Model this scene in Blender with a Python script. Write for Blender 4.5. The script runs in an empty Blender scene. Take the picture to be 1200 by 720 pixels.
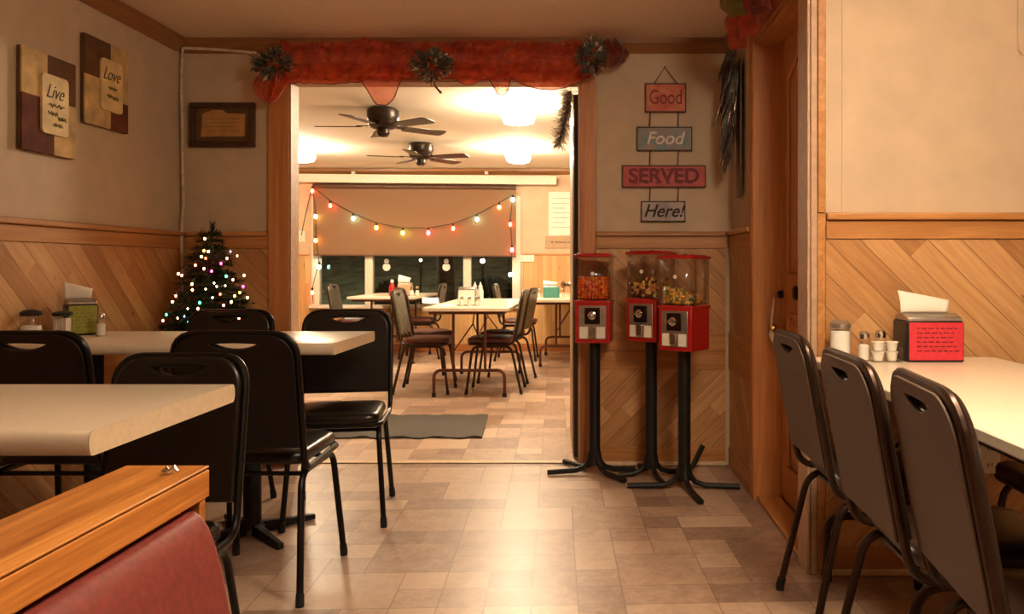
import bpy, bmesh, math, random
from mathutils import Vector, Matrix, noise as mnoise
random.seed(7)
PI = math.pi
C = bpy.context.scene.collection
FOC, VX, VY, CAM = 950.0, 690.0, 312.0, 1.10      # focal length in px of the 1200 px frame, vanishing point, eye height

def at(px, py, y):
    """World point at depth y for a place measured in the photograph."""
    return Vector(((px - VX) * y / FOC, y, CAM - (py - VY) * y / FOC))

def lin(c):
    f = lambda v: v / 12.92 if v <= 0.04045 else ((v + 0.055) / 1.055) ** 2.4
    return (f(c[0] / 255), f(c[1] / 255), f(c[2] / 255), 1.0)

# ---------------------------------------------------------------- materials
class Nodes:
    def __init__(s, name):
        s.m = bpy.data.materials.new(name); s.m.use_nodes = True
        s.t = s.m.node_tree; s.b = s.t.nodes['Principled BSDF']; s.out = s.t.nodes['Material Output']
    def n(s, kind, **kw):
        x = s.t.nodes.new(kind)
        for k, v in kw.items(): setattr(x, k, v)
        return x
    def set(s, sock, v):
        if isinstance(v, bpy.types.NodeSocket): s.t.links.new(v, sock)
        else: sock.default_value = v
    def math(s, op, a, b=0.0, c=0.0):
        x = s.n('ShaderNodeMath', operation=op)
        s.set(x.inputs[0], a); s.set(x.inputs[1], b); s.set(x.inputs[2], c)
        return x.outputs[0]
    def xyz(s, x, y, z=0.0):
        c = s.n('ShaderNodeCombineXYZ')
        for i, v in enumerate((x, y, z)): s.set(c.inputs[i], v)
        return c.outputs[0]
    def obj(s):
        return s.n('ShaderNodeTexCoord').outputs['Object']
    def sep(s, v):
        x = s.n('ShaderNodeSeparateXYZ'); s.set(x.inputs[0], v); return x.outputs
    def mapping(s, v, scale=(1, 1, 1), rot=(0, 0, 0)):
        x = s.n('ShaderNodeMapping'); s.set(x.inputs['Vector'], v)
        x.inputs['Scale'].default_value = scale; x.inputs['Rotation'].default_value = rot
        return x.outputs[0]
    def noise(s, v, scale=5.0, detail=3.0, rough=0.5, dist=0.0):
        x = s.n('ShaderNodeTexNoise'); s.set(x.inputs['Vector'], v)
        x.inputs['Scale'].default_value = scale; x.inputs['Detail'].default_value = detail
        x.inputs['Roughness'].default_value = rough; x.inputs['Distortion'].default_value = dist
        return x.outputs['Fac']
    def white(s, v):
        x = s.n('ShaderNodeTexWhiteNoise', noise_dimensions='3D'); s.set(x.inputs['Vector'], v); return x.outputs['Value']
    def ramp(s, f, stops):
        x = s.n('ShaderNodeValToRGB'); s.set(x.inputs[0], f); e = x.color_ramp.elements
        while len(e) < len(stops): e.new(0.5)
        for i, (p, c) in enumerate(stops): e[i].position = p; e[i].color = lin(c)
        return x.outputs[0]
    def mix(s, f, a, b, blend='MIX'):
        x = s.n('ShaderNodeMix', data_type='RGBA', blend_type=blend)
        s.set(x.inputs['Factor'], f); s.set(x.inputs[6], a); s.set(x.inputs[7], b)
        return x.outputs[2]
    def bump(s, h, strength=0.2, dist=0.002):
        x = s.n('ShaderNodeBump'); s.set(x.inputs['Height'], h)
        x.inputs['Strength'].default_value = strength; x.inputs['Distance'].default_value = dist
        s.t.links.new(x.outputs[0], s.b.inputs['Normal'])
    def base(s, c, rough=0.5, metal=0.0, coat=0.0):
        s.set(s.b.inputs['Base Color'], c); s.set(s.b.inputs['Roughness'], rough); s.set(s.b.inputs['Metallic'], metal)
        s.b.inputs['Coat Weight'].default_value = coat
        return s.m

def plain(name, c, rough=0.5, metal=0.0, var=0.10, scale=30.0, bump=0.0, coat=0.0):
    """A painted / plastic / metal surface with a faint uneven tone."""
    s = Nodes(name); f = s.noise(s.obj(), scale, 3.0)
    lo = tuple(max(0, v * (1 - var)) for v in c); hi = tuple(min(255, v * (1 + var)) for v in c)
    s.base(s.ramp(f, [(0.3, lo), (0.7, hi)]), rough, metal, coat)
    if bump: s.bump(f, bump)
    return s.m

def wood(name, dark, light, axis=0, rough=0.4, fine=1.0, coat=0.0):
    """Wood with grain that runs along the object's own axis."""
    s = Nodes(name)
    sc = [22 * fine, 22 * fine, 22 * fine]; sc[axis] = 1.1 * fine
    v = s.mapping(s.obj(), tuple(sc))
    a = s.noise(v, 1.0, 5.0, 0.6, 0.6); b = s.noise(s.mapping(s.obj(), tuple(x * 5 for x in sc)), 1.0, 2.0)
    f = s.math('ADD', s.math('MULTIPLY', a, 0.75), s.math('MULTIPLY', b, 0.25))
    mid = tuple((x + y) / 2 for x, y in zip(dark, light))
    s.base(s.ramp(f, [(0.32, dark), (0.5, mid), (0.66, light)]), rough, 0.0, coat)
    s.bump(f, 0.08)
    return s.m

def planks(name, tones, sign=1.0, width=0.085, vertical=False, rough=0.38):
    """Tongue-and-groove boards: slanting (or upright) with their own tone, grain and butt joints."""
    s = Nodes(name); x, y, z = s.sep(s.obj())
    u = s.math('ADD', x, y)
    if vertical: t, q = s.math('DIVIDE', u, width), z
    else:
        t = s.math('DIVIDE', s.math('ADD', s.math('MULTIPLY', u, sign), z), width * 1.4142)
        q = s.math('SUBTRACT', u, s.math('MULTIPLY', z, sign))
    i = s.math('FLOOR', t); fr = s.math('FRACT', t)
    off = s.white(s.xyz(i, 3.0)); seg = s.math('FLOOR', s.math('ADD', s.math('MULTIPLY', q, 0.9), s.math('MULTIPLY', off, 7.0)))
    tone = s.white(s.xyz(i, seg, 1.7))
    gv = s.xyz(s.math('ADD', s.math('MULTIPLY', t, 2.6), s.math('MULTIPLY', tone, 31.0)), s.math('MULTIPLY', q, 1.5), tone)
    g = s.noise(gv, 1.6, 5.0, 0.62, 1.1)
    f = s.math('ADD', s.math('MULTIPLY', tone, 0.34), s.math('MULTIPLY', g, 0.74))
    col = s.ramp(f, [(0.2, tones[0]), (0.55, tones[1]), (0.9, tones[2])])
    knot = s.math('LESS_THAN', s.noise(s.xyz(s.math('MULTIPLY', t, 1.0), s.math('MULTIPLY', q, 2.2), 4.0), 2.3, 1.0), 0.235)
    col = s.mix(s.math('MULTIPLY', knot, 0.55), col, lin((92, 52, 24)))
    groove = s.math('LESS_THAN', s.math('MINIMUM', fr, s.math('SUBTRACT', 1.0, fr)), 0.024)
    col = s.mix(s.math('MULTIPLY', groove, 0.5), col, lin((70, 38, 16)))
    s.base(col, rough); s.bump(s.math('SUBTRACT', 1.0, groove), 0.5, 0.003)
    return s.m

def emit(name, c, strength):
    s = Nodes(name); s.base(lin(c), 0.4)
    s.b.inputs['Emission Color'].default_value = lin(c); s.b.inputs['Emission Strength'].default_value = strength
    return s.m

def thin_glass(name, tint=(255, 255, 255), refl=0.08, rough=0.02):
    s = Nodes(name)
    tr = s.n('ShaderNodeBsdfTransparent'); tr.inputs[0].default_value = lin(tint)
    gl = s.n('ShaderNodeBsdfGlossy'); gl.inputs['Roughness'].default_value = rough
    fr = s.n('ShaderNodeLayerWeight')
    mx = s.n('ShaderNodeMixShader')
    s.set(mx.inputs[0], s.math('ADD', s.math('MULTIPLY', s.math('POWER', fr.outputs['Facing'], 5.0), 0.75), refl * .6))
    s.t.links.new(tr.outputs[0], mx.inputs[1]); s.t.links.new(gl.outputs[0], mx.inputs[2])
    s.t.links.new(mx.outputs[0], s.out.inputs[0]); s.t.nodes.remove(s.b)
    return s.m

def sheer(name, dark, bright, cover=0.72, tint=(255, 205, 190)):
    """Sheer woven ribbon: part of it lets light straight through."""
    s = Nodes(name); f = s.noise(s.mapping(s.obj(), (3, 3, 9)), 3.0, 4.0, 0.6)
    s.base(s.ramp(f, [(0.35, dark), (0.68, bright)]), 0.35)
    s.b.inputs['Sheen Weight'].default_value = 0.4
    tl = s.n('ShaderNodeBsdfTranslucent'); tl.inputs[0].default_value = lin(bright)
    m1 = s.n('ShaderNodeMixShader'); m1.inputs[0].default_value = 0.35
    s.t.links.new(s.b.outputs[0], m1.inputs[1]); s.t.links.new(tl.outputs[0], m1.inputs[2])
    tr = s.n('ShaderNodeBsdfTransparent'); tr.inputs[0].default_value = lin(tint)
    m2 = s.n('ShaderNodeMixShader'); s.set(m2.inputs[0], s.math('ADD', cover - .35, s.math('MULTIPLY', s.noise(s.mapping(s.obj(), (1.2, 1.2, 3)), 5.0, 2.0), .7)))
    s.t.links.new(tr.outputs[0], m2.inputs[1]); s.t.links.new(m1.outputs[0], m2.inputs[2])
    s.t.links.new(m2.outputs[0], s.out.inputs[0])
    return s.m

def floor_mat():
    s = Nodes('vinyl_tile')
    a = s.n('ShaderNodeAttribute', attribute_name='tone'); t = s.sep(a.outputs['Color'])
    uv = s.n('ShaderNodeUVMap', uv_map='tile').outputs[0]; u = s.sep(uv)
    e = s.n('ShaderNodeAttribute', attribute_name='size'); sz = s.sep(e.outputs['Color'])
    d = s.math('MINIMUM', s.math('MINIMUM', u[0], s.math('SUBTRACT', sz[0], u[0])), s.math('MINIMUM', u[1], s.math('SUBTRACT', sz[1], u[1])))
    o = s.obj(); n1 = s.noise(o, 13.0, 6.0, 0.66); n2 = s.noise(o, 45.0, 3.0, 0.6)
    f = s.math('ADD', s.math('MULTIPLY', t[0], 0.36), s.math('ADD', s.math('MULTIPLY', n1, 0.48), s.math('MULTIPLY', n2, 0.26)))
    col = s.ramp(f, [(0.34, (134, 106, 90)), (0.5, (168, 138, 117)), (0.66, (194, 165, 141)), (0.86, (208, 182, 158))])
    g = s.math('LESS_THAN', d, 0.0022)
    col = s.mix(s.math('MULTIPLY', g, 0.6), col, lin((112, 84, 66)))
    s.base(col, s.math('ADD', 0.28, s.math('MULTIPLY', n1, 0.18)))
    s.bump(s.math('SUBTRACT', s.math('MULTIPLY', n1, 0.6), s.math('MULTIPLY', g, 0.5)), 0.12, 0.002)
    return s.m

M = {}
M['floor'] = floor_mat()
M['paint'] = plain('beige_wall_paint', (203, 181, 153), 0.7, var=0.03, scale=8, bump=0.05)
M['ceiling'] = plain('ceiling_paint', (234, 216, 196), 0.85, var=0.03, scale=60, bump=0.15)
M['far_ceiling'] = plain('far_ceiling_paint', (226, 214, 196), 0.85, var=0.02, scale=60, bump=0.1)
M['far_paint'] = plain('far_wall_paint', (205, 178, 148), 0.7, var=0.03, scale=8)
PT = ((154, 104, 62), (192, 142, 92), (222, 178, 126))
M['plank_down'] = planks('slanting_pine_boards', PT, 1.0)
M['plank_up'] = planks('counter_slanting_pine_boards', PT, -1.0)
M['beadboard'] = planks('upright_pine_boards', ((186, 140, 88), (206, 162, 106), (222, 182, 128)), 1.0, 0.06, True)
M['rail_x'] = wood('pine_rail_wood', (160, 104, 54), (206, 150, 92), 0)
M['rail_y'] = wood('pine_rail_wood_lengthwise', (160, 104, 54), (206, 150, 92), 1)
M['casing'] = wood('oak_casing_wood', (176, 112, 62), (218, 152, 94), 2)
M['casing_x'] = wood('oak_head_casing_wood', (150, 88, 42), (190, 122, 66), 0)
M['door'] = wood('oak_door_wood', (162, 104, 58), (204, 142, 86), 2, 0.35)
M['dark_door'] = wood('dark_door_wood', (54, 34, 20), (84, 54, 32), 2, 0.3)
M['crown'] = wood('crown_wood', (128, 84, 46), (162, 110, 64), 0)
M['crown_y'] = wood('crown_wood_lengthwise', (128, 84, 46), (162, 110, 64), 1)
M['pale_trim'] = plain('pale_corner_trim', (186, 152, 124), 0.5, var=0.05)
M['toe'] = plain('pale_quarter_round', (212, 186, 150), 0.5, var=0.06)
M['oak_cap'] = wood('booth_oak_wood', (140, 76, 26), (222, 150, 72), 1, 0.36, 1.7, 0.08)
M['maroon'] = plain('maroon_vinyl', (120, 54, 48), 0.42, var=0.08, scale=90, bump=0.12)
M['laminate'] = plain('cream_laminate', (228, 212, 188), 0.28, var=0.02, scale=140)
M['laminate_edge'] = plain('cream_laminate_edge', (220, 198, 166), 0.35, var=0.03, scale=60)
M['black_vinyl'] = plain('black_vinyl', (20, 15, 13), 0.28, var=0.12, scale=60, bump=0.06)
M['black_shell'] = plain('black_back_shell', (22, 16, 13), 0.42, var=0.12, scale=80)
M['black_metal'] = plain('black_metal', (30, 25, 22), 0.35, 0.6, var=0.1)
M['brown_metal'] = plain('bronze_metal', (58, 42, 32), 0.32, 0.7, var=0.1)
M['brown_vinyl'] = plain('dark_brown_vinyl', (46, 31, 24), 0.32, var=0.12, scale=60, bump=0.06)
M['brown_shell'] = plain('brown_back_shell', (80, 58, 42), 0.55, var=0.16, scale=240, bump=0.2)
M['red_brown_vinyl'] = plain('red_brown_vinyl', (88, 44, 36), 0.34, var=0.12, scale=60)
M['olive_shell'] = plain('olive_back_shell', (84, 78, 64), 0.4, var=0.25, scale=20)
M['rubber'] = plain('black_rubber', (22, 20, 18), 0.8)
M['iron'] = plain('black_cast_iron', (28, 26, 24), 0.5, 0.4, var=0.15)
M['table_steel'] = plain('brown_table_steel', (96, 54, 36), 0.4, 0.4)
M['chrome'] = plain('chrome', (206, 200, 192), 0.16, 1.0, var=0.03)
M['dull_chrome'] = plain('brushed_steel', (176, 168, 158), 0.34, 0.85, var=0.06)
M['brass'] = plain('brass', (206, 160, 78), 0.22, 1.0, var=0.05)
M['dark_bronze'] = plain('dark_bronze', (54, 40, 30), 0.3, 0.8)
M['glass'] = thin_glass('clear_glass')
M['clear_plastic'] = thin_glass('clear_plastic', (250, 248, 245), 0.07, 0.08)
M['pane'] = thin_glass('window_pane', (225, 232, 228), 0.05, 0.0)
M['white'] = plain('white_plastic', (232, 226, 214), 0.4, var=0.02)
M['white_paint'] = plain('white_paint', (226, 214, 194), 0.5, var=0.02)
M['paper'] = plain('white_paper', (240, 232, 218), 0.8, var=0.02, scale=8)
M['sugar'] = plain('white_sugar', (240, 236, 228), 0.9, var=0.04, scale=400, bump=0.3)
M['red_card'] = plain('red_card', (206, 48, 62), 0.55, var=0.06, scale=60)
M['green_card'] = plain('green_card', (150, 150, 46), 0.55, var=0.08, scale=60)
M['teal_card'] = plain('teal_plastic', (60, 132, 122), 0.5, var=0.05)
M['ink'] = plain('dark_ink', (52, 36, 32), 0.7)
M['red_ink'] = plain('dark_red_ink', (112, 24, 26), 0.6)
M['white_ink'] = plain('white_lettering', (226, 214, 200), 0.6)
M['machine_red'] = plain('red_enamel', (178, 26, 24), 0.28, var=0.05, coat=0.3)
M['black'] = plain('black_plastic', (24, 22, 22), 0.4)
M['mat'] = plain('charcoal_mat', (74, 68, 62), 0.9, var=0.2, scale=160, bump=0.5)
M['pine'] = plain('dark_green_needles', (26, 46, 28), 0.6, var=0.35, scale=60)
M['bark'] = plain('tree_bark', (74, 56, 40), 0.9, var=0.3, scale=24, bump=0.6)
M['grey_green'] = plain('grey_green_leaves', (84, 88, 76), 0.5, var=0.35, scale=60)
M['silver'] = plain('silver_glitter', (200, 190, 176), 0.3, 0.7, var=0.25, scale=200)
M['dried'] = plain('dried_dark_twigs', (62, 50, 44), 0.7, var=0.4, scale=60)
M['berry'] = plain('red_berry', (150, 34, 26), 0.3)
M['swag'] = sheer('red_sheer_ribbon', (150, 24, 16), (244, 104, 56), 0.56)  # orange end of the noise ramp paints glints onto the red ribbon
M['swag_loop'] = sheer('thin_red_sheer_ribbon', (150, 40, 30), (226, 96, 70), 0.36)
M['swag_dark'] = sheer('deep_red_sheer_ribbon', (96, 18, 20), (140, 34, 30), 0.7)
M['swag_green'] = sheer('green_sheer_ribbon', (80, 96, 30), (130, 140, 60), 0.75)
M['hem'] = plain('dark_red_hem', (120, 30, 26), 0.5)
M['tinsel'] = sheer('grey_tinsel', (120, 108, 96), (190, 178, 162), 0.5, (240, 236, 230))
M['blind'] = plain('brown_blind_fabric', (128, 94, 66), 0.8, var=0.06, scale=200, bump=0.2)
M['blind_bar'] = plain('brown_blind_rail', (84, 54, 34), 0.5)
M['fan_metal'] = plain('dark_bronze_fan', (52, 40, 32), 0.35, 0.6)
M['fan_blade'] = wood('dark_fan_blade', (54, 36, 24), (84, 58, 38), 0, 0.35)
M['frosted'] = emit('lit_frosted_glass', (255, 232, 196), 105.0)
M['frosted_main'] = emit('lit_frosted_glass_dining', (255, 232, 200), 48.0)
M['added_panel'] = emit('added_panel_diffuser', (255, 231, 198), 20.0)
M['cord'] = plain('white_cord', (212, 196, 172), 0.5)
M['dark_cord'] = plain('dark_green_cord', (36, 40, 28), 0.6)
M['night_grass'] = plain('night_lawn', (80, 78, 56), 0.95, var=0.4, scale=3, bump=0.5)
M['bush'] = plain('night_bush_leaves', (30, 42, 26), 0.8, var=0.4, scale=20)
M['tan_plate'] = plain('tan_placard', (176, 146, 112), 0.5, var=0.05)
M['socket'] = plain('socket_slot', (60, 50, 42), 0.6)

# ---------------------------------------------------------------- mesh helpers
class MB:
    def __init__(s): s.v = []; s.f = []; s.mi = []; s.cur = 0
    def add(s, vs, fs):
        b = len(s.v); s.v += [Vector(v) for v in vs]
        for f in fs: s.f.append([b + i for i in f]); s.mi.append(s.cur)
        return s
    def box(s, c, d, rot=None):
        hx, hy, hz = d[0] / 2, d[1] / 2, d[2] / 2
        vs = [Vector((x, y, z)) for x in (-hx, hx) for y in (-hy, hy) for z in (-hz, hz)]
        if rot is not None:
            R = rot if isinstance(rot, Matrix) else Matrix.Rotation(rot, 3, 'Z'); vs = [R @ v for v in vs]
        return s.add([v + Vector(c) for v in vs], [(0, 1, 3, 2), (4, 6, 7, 5), (0, 4, 5, 1), (2, 3, 7, 6), (0, 2, 6, 4), (1, 5, 7, 3)])
    def span(s, a, b):
        a, b = Vector(a), Vector(b)
        return s.box((a + b) / 2, [abs(x) for x in (b - a)])
    def tube(s, pts, r, n=10, closed=False):
        pts = [Vector(p) for p in pts]; k = len(pts)
        R = r if isinstance(r, (list, tuple)) else [r] * k
        ring0 = len(s.v); up = None; vs = []; fs = []
        for i, p in enumerate(pts):
            a = pts[(i - 1) % k] if closed or i > 0 else pts[i]
            b = pts[(i + 1) % k] if closed or i < k - 1 else pts[i]
            d = (b - a).normalized()
            if up is None:
                up = Vector((0, 0, 1)) if abs(d.z) < 0.9 else Vector((1, 0, 0))
            up = (up - d * up.dot(d)).normalized(); sd = d.cross(up)
            for j in range(n):
                t = 2 * PI * j / n; vs.append(p + (up * math.cos(t) + sd * math.sin(t)) * R[i])
        for i in range(k if closed else k - 1):
            a, b = i * n, ((i + 1) % k) * n
            for j in range(n):
                q = (j + 1) % n; fs.append((a + j, a + q, b + q, b + j))
        if not closed:
            fs.append(tuple(range(n))); fs.append(tuple(reversed(range((k - 1) * n, k * n))))
        return s.add(vs, fs)
    def lathe(s, prof, c=(0, 0, 0), n=24, mat=None):
        c = Vector(c); vs = []; fs = []; k = len(prof)
        for r, z in prof:
            for j in range(n):
                t = 2 * PI * j / n; v = Vector((r * math.cos(t), r * math.sin(t), z))
                vs.append((mat @ v if mat else v) + c)
        for i in range(k - 1):
            for j in range(n):
                q = (j + 1) % n; fs.append((i * n + j, i * n + q, (i + 1) * n + q, (i + 1) * n + j))
        fs.append(tuple(reversed(range(n)))); fs.append(tuple(range((k - 1) * n, k * n)))
        return s.add(vs, fs)
    def ball(s, c, r, seg=12, ring=8):
        prof = [(max(1e-4, math.sin(PI * i / ring)), -math.cos(PI * i / ring)) for i in range(ring + 1)]
        rr = r if isinstance(r, (list, tuple)) else (r, r, r)
        return s.lathe(prof, c, seg, Matrix.Diagonal(rr))
    def prism(s, poly, depth, frame):
        """poly: 2-D outline (ccw); frame(u, v, w) -> 3-D point; w runs 0..depth."""
        n = len(poly); vs = [frame(u, v, 0.0) for u, v in poly] + [frame(u, v, depth) for u, v in poly]
        fs = [tuple(reversed(range(n))), tuple(range(n, 2 * n))] + [(i, (i + 1) % n, n + (i + 1) % n, n + i) for i in range(n)]
        return s.add(vs, fs)
    def leaf(s, p, d, L, w, bend=0.2):
        """A thin pointed blade from p along d."""
        d = Vector(d).normalized(); sd = d.cross(Vector((0.31, 0.52, 0.8))).normalized(); up = sd.cross(d)
        vs = []; p = Vector(p)
        for t, k in ((0, .25), (.35, 1), (.75, .6), (1, .02)):
            q = p + d * L * t + up * bend * L * t * t
            vs += [q - sd * w * k, q + up * w * .25 * k, q + sd * w * k]
        fs = []
        for i in range(3):
            a = i * 3; fs += [(a, a + 1, a + 4, a + 3), (a + 1, a + 2, a + 5, a + 4)]
        return s.add(vs, fs)
    def build(s, name, mats, parent=None, loc=None, rot=None, bevel=0.0, smooth=0.6, seg=2):
        me = bpy.data.meshes.new(name); me.from_pydata([tuple(v) for v in s.v], [], s.f)
        mats = mats if isinstance(mats, (list, tuple)) else [mats]
        for m in mats: me.materials.append(m if not isinstance(m, str) else M[m])
        if len(mats) > 1: me.polygons.foreach_set('material_index', s.mi)
        bm = bmesh.new(); bm.from_mesh(me); bmesh.ops.recalc_face_normals(bm, faces=bm.faces); bm.to_mesh(me); bm.free()
        me.polygons.foreach_set('use_smooth', [True] * len(me.polygons)); me.set_sharp_from_angle(angle=smooth); me.update()
        o = bpy.data.objects.new(name, me); C.objects.link(o)
        if parent is not None: o.parent = parent
        if loc is not None: o.location = loc
        if rot is not None: o.rotation_euler = rot
        if bevel:
            b = o.modifiers.new('bevel', 'BEVEL'); b.width = bevel; b.segments = seg; b.limit_method = 'ANGLE'; b.angle_limit = 0.7
        return o

def fillet(pts, rad, n=6, closed=False):
    """Round the corners of a polyline."""
    pts = [Vector(p) for p in pts]; k = len(pts); out = []
    for i, p in enumerate(pts):
        r = rad[i] if isinstance(rad, (list, tuple)) else rad
        if (not closed and i in (0, k - 1)) or r == 0: out.append(p); continue
        a = (pts[(i - 1) % k] - p); b = (pts[(i + 1) % k] - p)
        r = min(r, a.length * .49, b.length * .49); a = p + a.normalized() * r; b = p + b.normalized() * r
        for j in range(n + 1):
            t = j / n; out.append(a * (1 - t) ** 2 + p * 2 * t * (1 - t) + b * t * t)
    return out

def rrect(x0, y0, x1, y1, r, n=6, only_top=False):
    """Rounded rectangle outline, counter-clockwise."""
    out = []
    for cx, cy, a0, rr in ((x1 - r, y1 - r, 0, r), (x0 + r, y1 - r, PI / 2, r), (x0 + r, y0 + r, PI, r), (x1 - r, y0 + r, 1.5 * PI, r)):
        if only_top and a0 >= PI:
            out.append((x0, y0) if a0 < 4 else (x1, y0)); continue
        for j in range(n + 1):
            t = a0 + PI / 2 * j / n; out.append((cx + rr * math.cos(t), cy + rr * math.sin(t)))
    return out

def curve_mesh(cu):
    o = bpy.data.objects.new('tmp', cu); C.objects.link(o)
    dg = bpy.context.evaluated_depsgraph_get(); dg.update()
    me = bpy.data.meshes.new_from_object(o.evaluated_get(dg)); bpy.data.objects.remove(o)
    return me

def holed_plate(outline, hole, thick, bevel):
    cu = bpy.data.curves.new('plate', 'CURVE'); cu.dimensions = '2D'; cu.fill_mode = 'BOTH'
    cu.extrude = max(0.0005, thick / 2 - bevel); cu.bevel_depth = bevel; cu.bevel_resolution = 2
    for ring, off in ((outline, -bevel), (hole, bevel)):
        sp = cu.splines.new('POLY'); sp.points.add(len(ring) - 1); sp.use_cyclic_u = True
        for i, (x, y) in enumerate(ring): sp.points[i].co = (x, y, 0, 1)
    cu.offset = -bevel
    return curve_mesh(cu)

def link_mesh(name, me, m, parent=None, loc=None, rot=None):
    me.name = name; me.materials.clear(); me.materials.append(M[m])
    me.polygons.foreach_set('material_index', [0] * len(me.polygons))
    me.polygons.foreach_set('use_smooth', [True] * len(me.polygons)); me.set_sharp_from_angle(angle=0.6); me.update()
    o = bpy.data.objects.new(name, me); C.objects.link(o); o.parent = parent
    if loc is not None: o.location = loc
    if rot is not None: o.rotation_euler = rot
    return o

def lettering(txt, size, m, parent, loc, rot, shear=0.0, bold=0.0, sx=1.0, space=1.0, name='lettering'):
    cu = bpy.data.curves.new('letters', 'FONT'); cu.body = txt; cu.size = size; cu.shear = shear; cu.offset = bold
    cu.extrude = 0.0012; cu.align_x = 'CENTER'; cu.align_y = 'CENTER'; cu.space_character = space
    o = link_mesh(name, curve_mesh(cu), m, parent, loc, rot); o.scale.x = sx
    return o

def thing(name, label, cat, loc=(0, 0, 0), rz=0.0, group=None):
    o = bpy.data.objects.new(name, None); C.objects.link(o); o.empty_display_size = 0.1
    o.location = loc; o.rotation_euler = (0, 0, rz); o['label'] = label; o['category'] = cat
    if group: o['group'] = group
    return o

def tag(o, label, cat, group=None, kind=None):
    o['label'] = label; o['category'] = cat
    if group: o['group'] = group
    if kind: o['kind'] = kind
    return o

def struct(o): o['kind'] = 'structure'; return o

def dup(root, loc, rz, label, group=None, scale=None):
    r = root.copy(); C.objects.link(r); r.location = loc; r.rotation_euler = (0, 0, rz); r['label'] = label
    if group: r['group'] = group
    if scale: r.scale = scale
    for ch in list(root.children):
        c = ch.copy(); C.objects.link(c); c.parent = r
        for g in list(ch.children):
            d = g.copy(); C.objects.link(d); d.parent = c
    return r

# ---------------------------------------------------------------- the setting
XL, XR, YB, YP, H = -2.257, 0.79, 4.485, 4.575, 2.35      # side walls, partition faces, ceiling
YF, XFL, XFR = 10.45, -5.2, 1.6                           # far room
XE, YS, XEND = 3.2, -2.6, 0.815                           # rest of the dining room
YW = 2.90                                                 # short wall behind the side table

def tiles():
    g = 0.152; ang = math.radians(2.4); rnd = random.Random(3)
    nx, ny = 66, 99; used = [[False] * ny for _ in range(nx)]; rects = []
    shapes = [(1, 1), (2, 1), (1, 2), (2, 2), (2, 2), (2, 1), (1, 1)]
    for j in range(ny):
        for i in range(nx):
            if used[i][j]: continue
            w, h = rnd.choice(shapes)
            while any(i + a >= nx or j + b >= ny or used[i + a][j + b] for a in range(w) for b in range(h)):
                if w > 1 and (i + 1 >= nx or used[i + 1][j]): w = 1
                elif h > 1: h -= 1
                else: w = 1
            for a in range(w):
                for b in range(h): used[i + a][j + b] = True
            rects.append((i, j, w, h))
    bm = bmesh.new(); uvl = bm.loops.layers.uv.new('tile'); tl = bm.loops.layers.float_color.new('tone'); sl = bm.loops.layers.float_color.new('size')
    R = Matrix.Rotation(ang, 3, 'Z')
    for i, j, w, h in rects:
        x0, y0 = -5.7 + i * g, -3.3 + j * g; tone = rnd.random()
        f = bm.faces.new([bm.verts.new(R @ Vector((x, y, 0))) for x, y in ((x0, y0), (x0 + w * g, y0), (x0 + w * g, y0 + h * g), (x0, y0 + h * g))])
        for lp, (u, v) in zip(f.loops, ((0, 0), (w * g, 0), (w * g, h * g), (0, h * g))):
            lp[uvl].uv = (u, v); lp[tl] = (tone, tone, tone, 1); lp[sl] = (w * g, h * g, 0, 1)
    bmesh.ops.remove_doubles(bm, verts=bm.verts, dist=1e-4)
    for co, no in (((XFL - .1, 0, 0), (-1, 0, 0)), ((XE + .1, 0, 0), (1, 0, 0)), ((0, YS - .1, 0), (0, -1, 0)), ((0, YF + .12, 0), (0, 1, 0))):
        bmesh.ops.bisect_plane(bm, geom=list(bm.verts) + list(bm.edges) + list(bm.faces), plane_co=co, plane_no=no, clear_outer=True)
    me = bpy.data.meshes.new('floor'); bm.to_mesh(me); bm.free(); me.materials.append(M['floor'])
    o = bpy.data.objects.new('floor', me); C.objects.link(o); return struct(o)
tiles()

FXZ = lambda y: (lambda u, v, w: Vector((u, y + w, v)))      # outline in x-z, thickness along +y
FYZ = lambda x: (lambda u, v, w: Vector((x + w, u, v)))      # outline in y-z, thickness along +x
FXY = lambda z: (lambda u, v, w: Vector((u, v, z + w)))

OL, OR, OT = -1.652, -0.047, 2.125                         # opening in the partition
def S(mb, name, m, bevel=0.0): return struct(mb.build(name, m, bevel=bevel))
S(MB().prism([(XFL, 0), (OL, 0), (OL, OT), (OR, OT), (OR, 0), (XFR, 0), (XFR, H), (XFL, H)], YP - YB, FXZ(YB)), 'wall_back', 'paint')
S(MB().span((XL - .12, YS, 0), (XL, YB - .001, H)), 'wall_left', 'paint')
DJ0, DJ1, DT, DX = 3.02, 3.83, 2.155, 0.905                 # door opening in the side wall
S(MB().prism([(YW, 0), (DJ0, 0), (DJ0, DT), (DJ1, DT), (DJ1, 0), (YB - .001, 0), (YB - .001, H), (YW, H)], 0.115, FYZ(XR)), 'wall_right', 'paint')
S(MB().span((0.906, YW, 0), (XE, YW + .10, H)), 'wall_side_table', 'paint')
S(MB().span((XE, YS, 0), (XE + .1, YW - .001, H)), 'wall_east', 'paint')
S(MB().span((XL - .12, YS - .1, 0), (XE + .1, YS - .001, H)), 'wall_front', 'paint')
S(MB().span((XL - .12, YS - .1, H + .001), (XE + .1, YP, H + .1)), 'ceiling', 'ceiling')
S(MB().span((XFL - .1, YP + .001, H + .001), (XFR + .1, YF + .1, H + .1)), 'ceiling_far', 'far_ceiling')
S(MB().span((XFL - .1, YP + .001, 0), (XFL, YF, H)), 'wall_far_left', 'far_paint')
S(MB().span((XFR, YP + .001, 0), (XFR + .1, YF, H)), 'wall_far_right', 'far_paint')
WX0, WX1, WZ0, WZ1 = -3.50, -0.95, 0.60, 2.0               # window in the far wall
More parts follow.
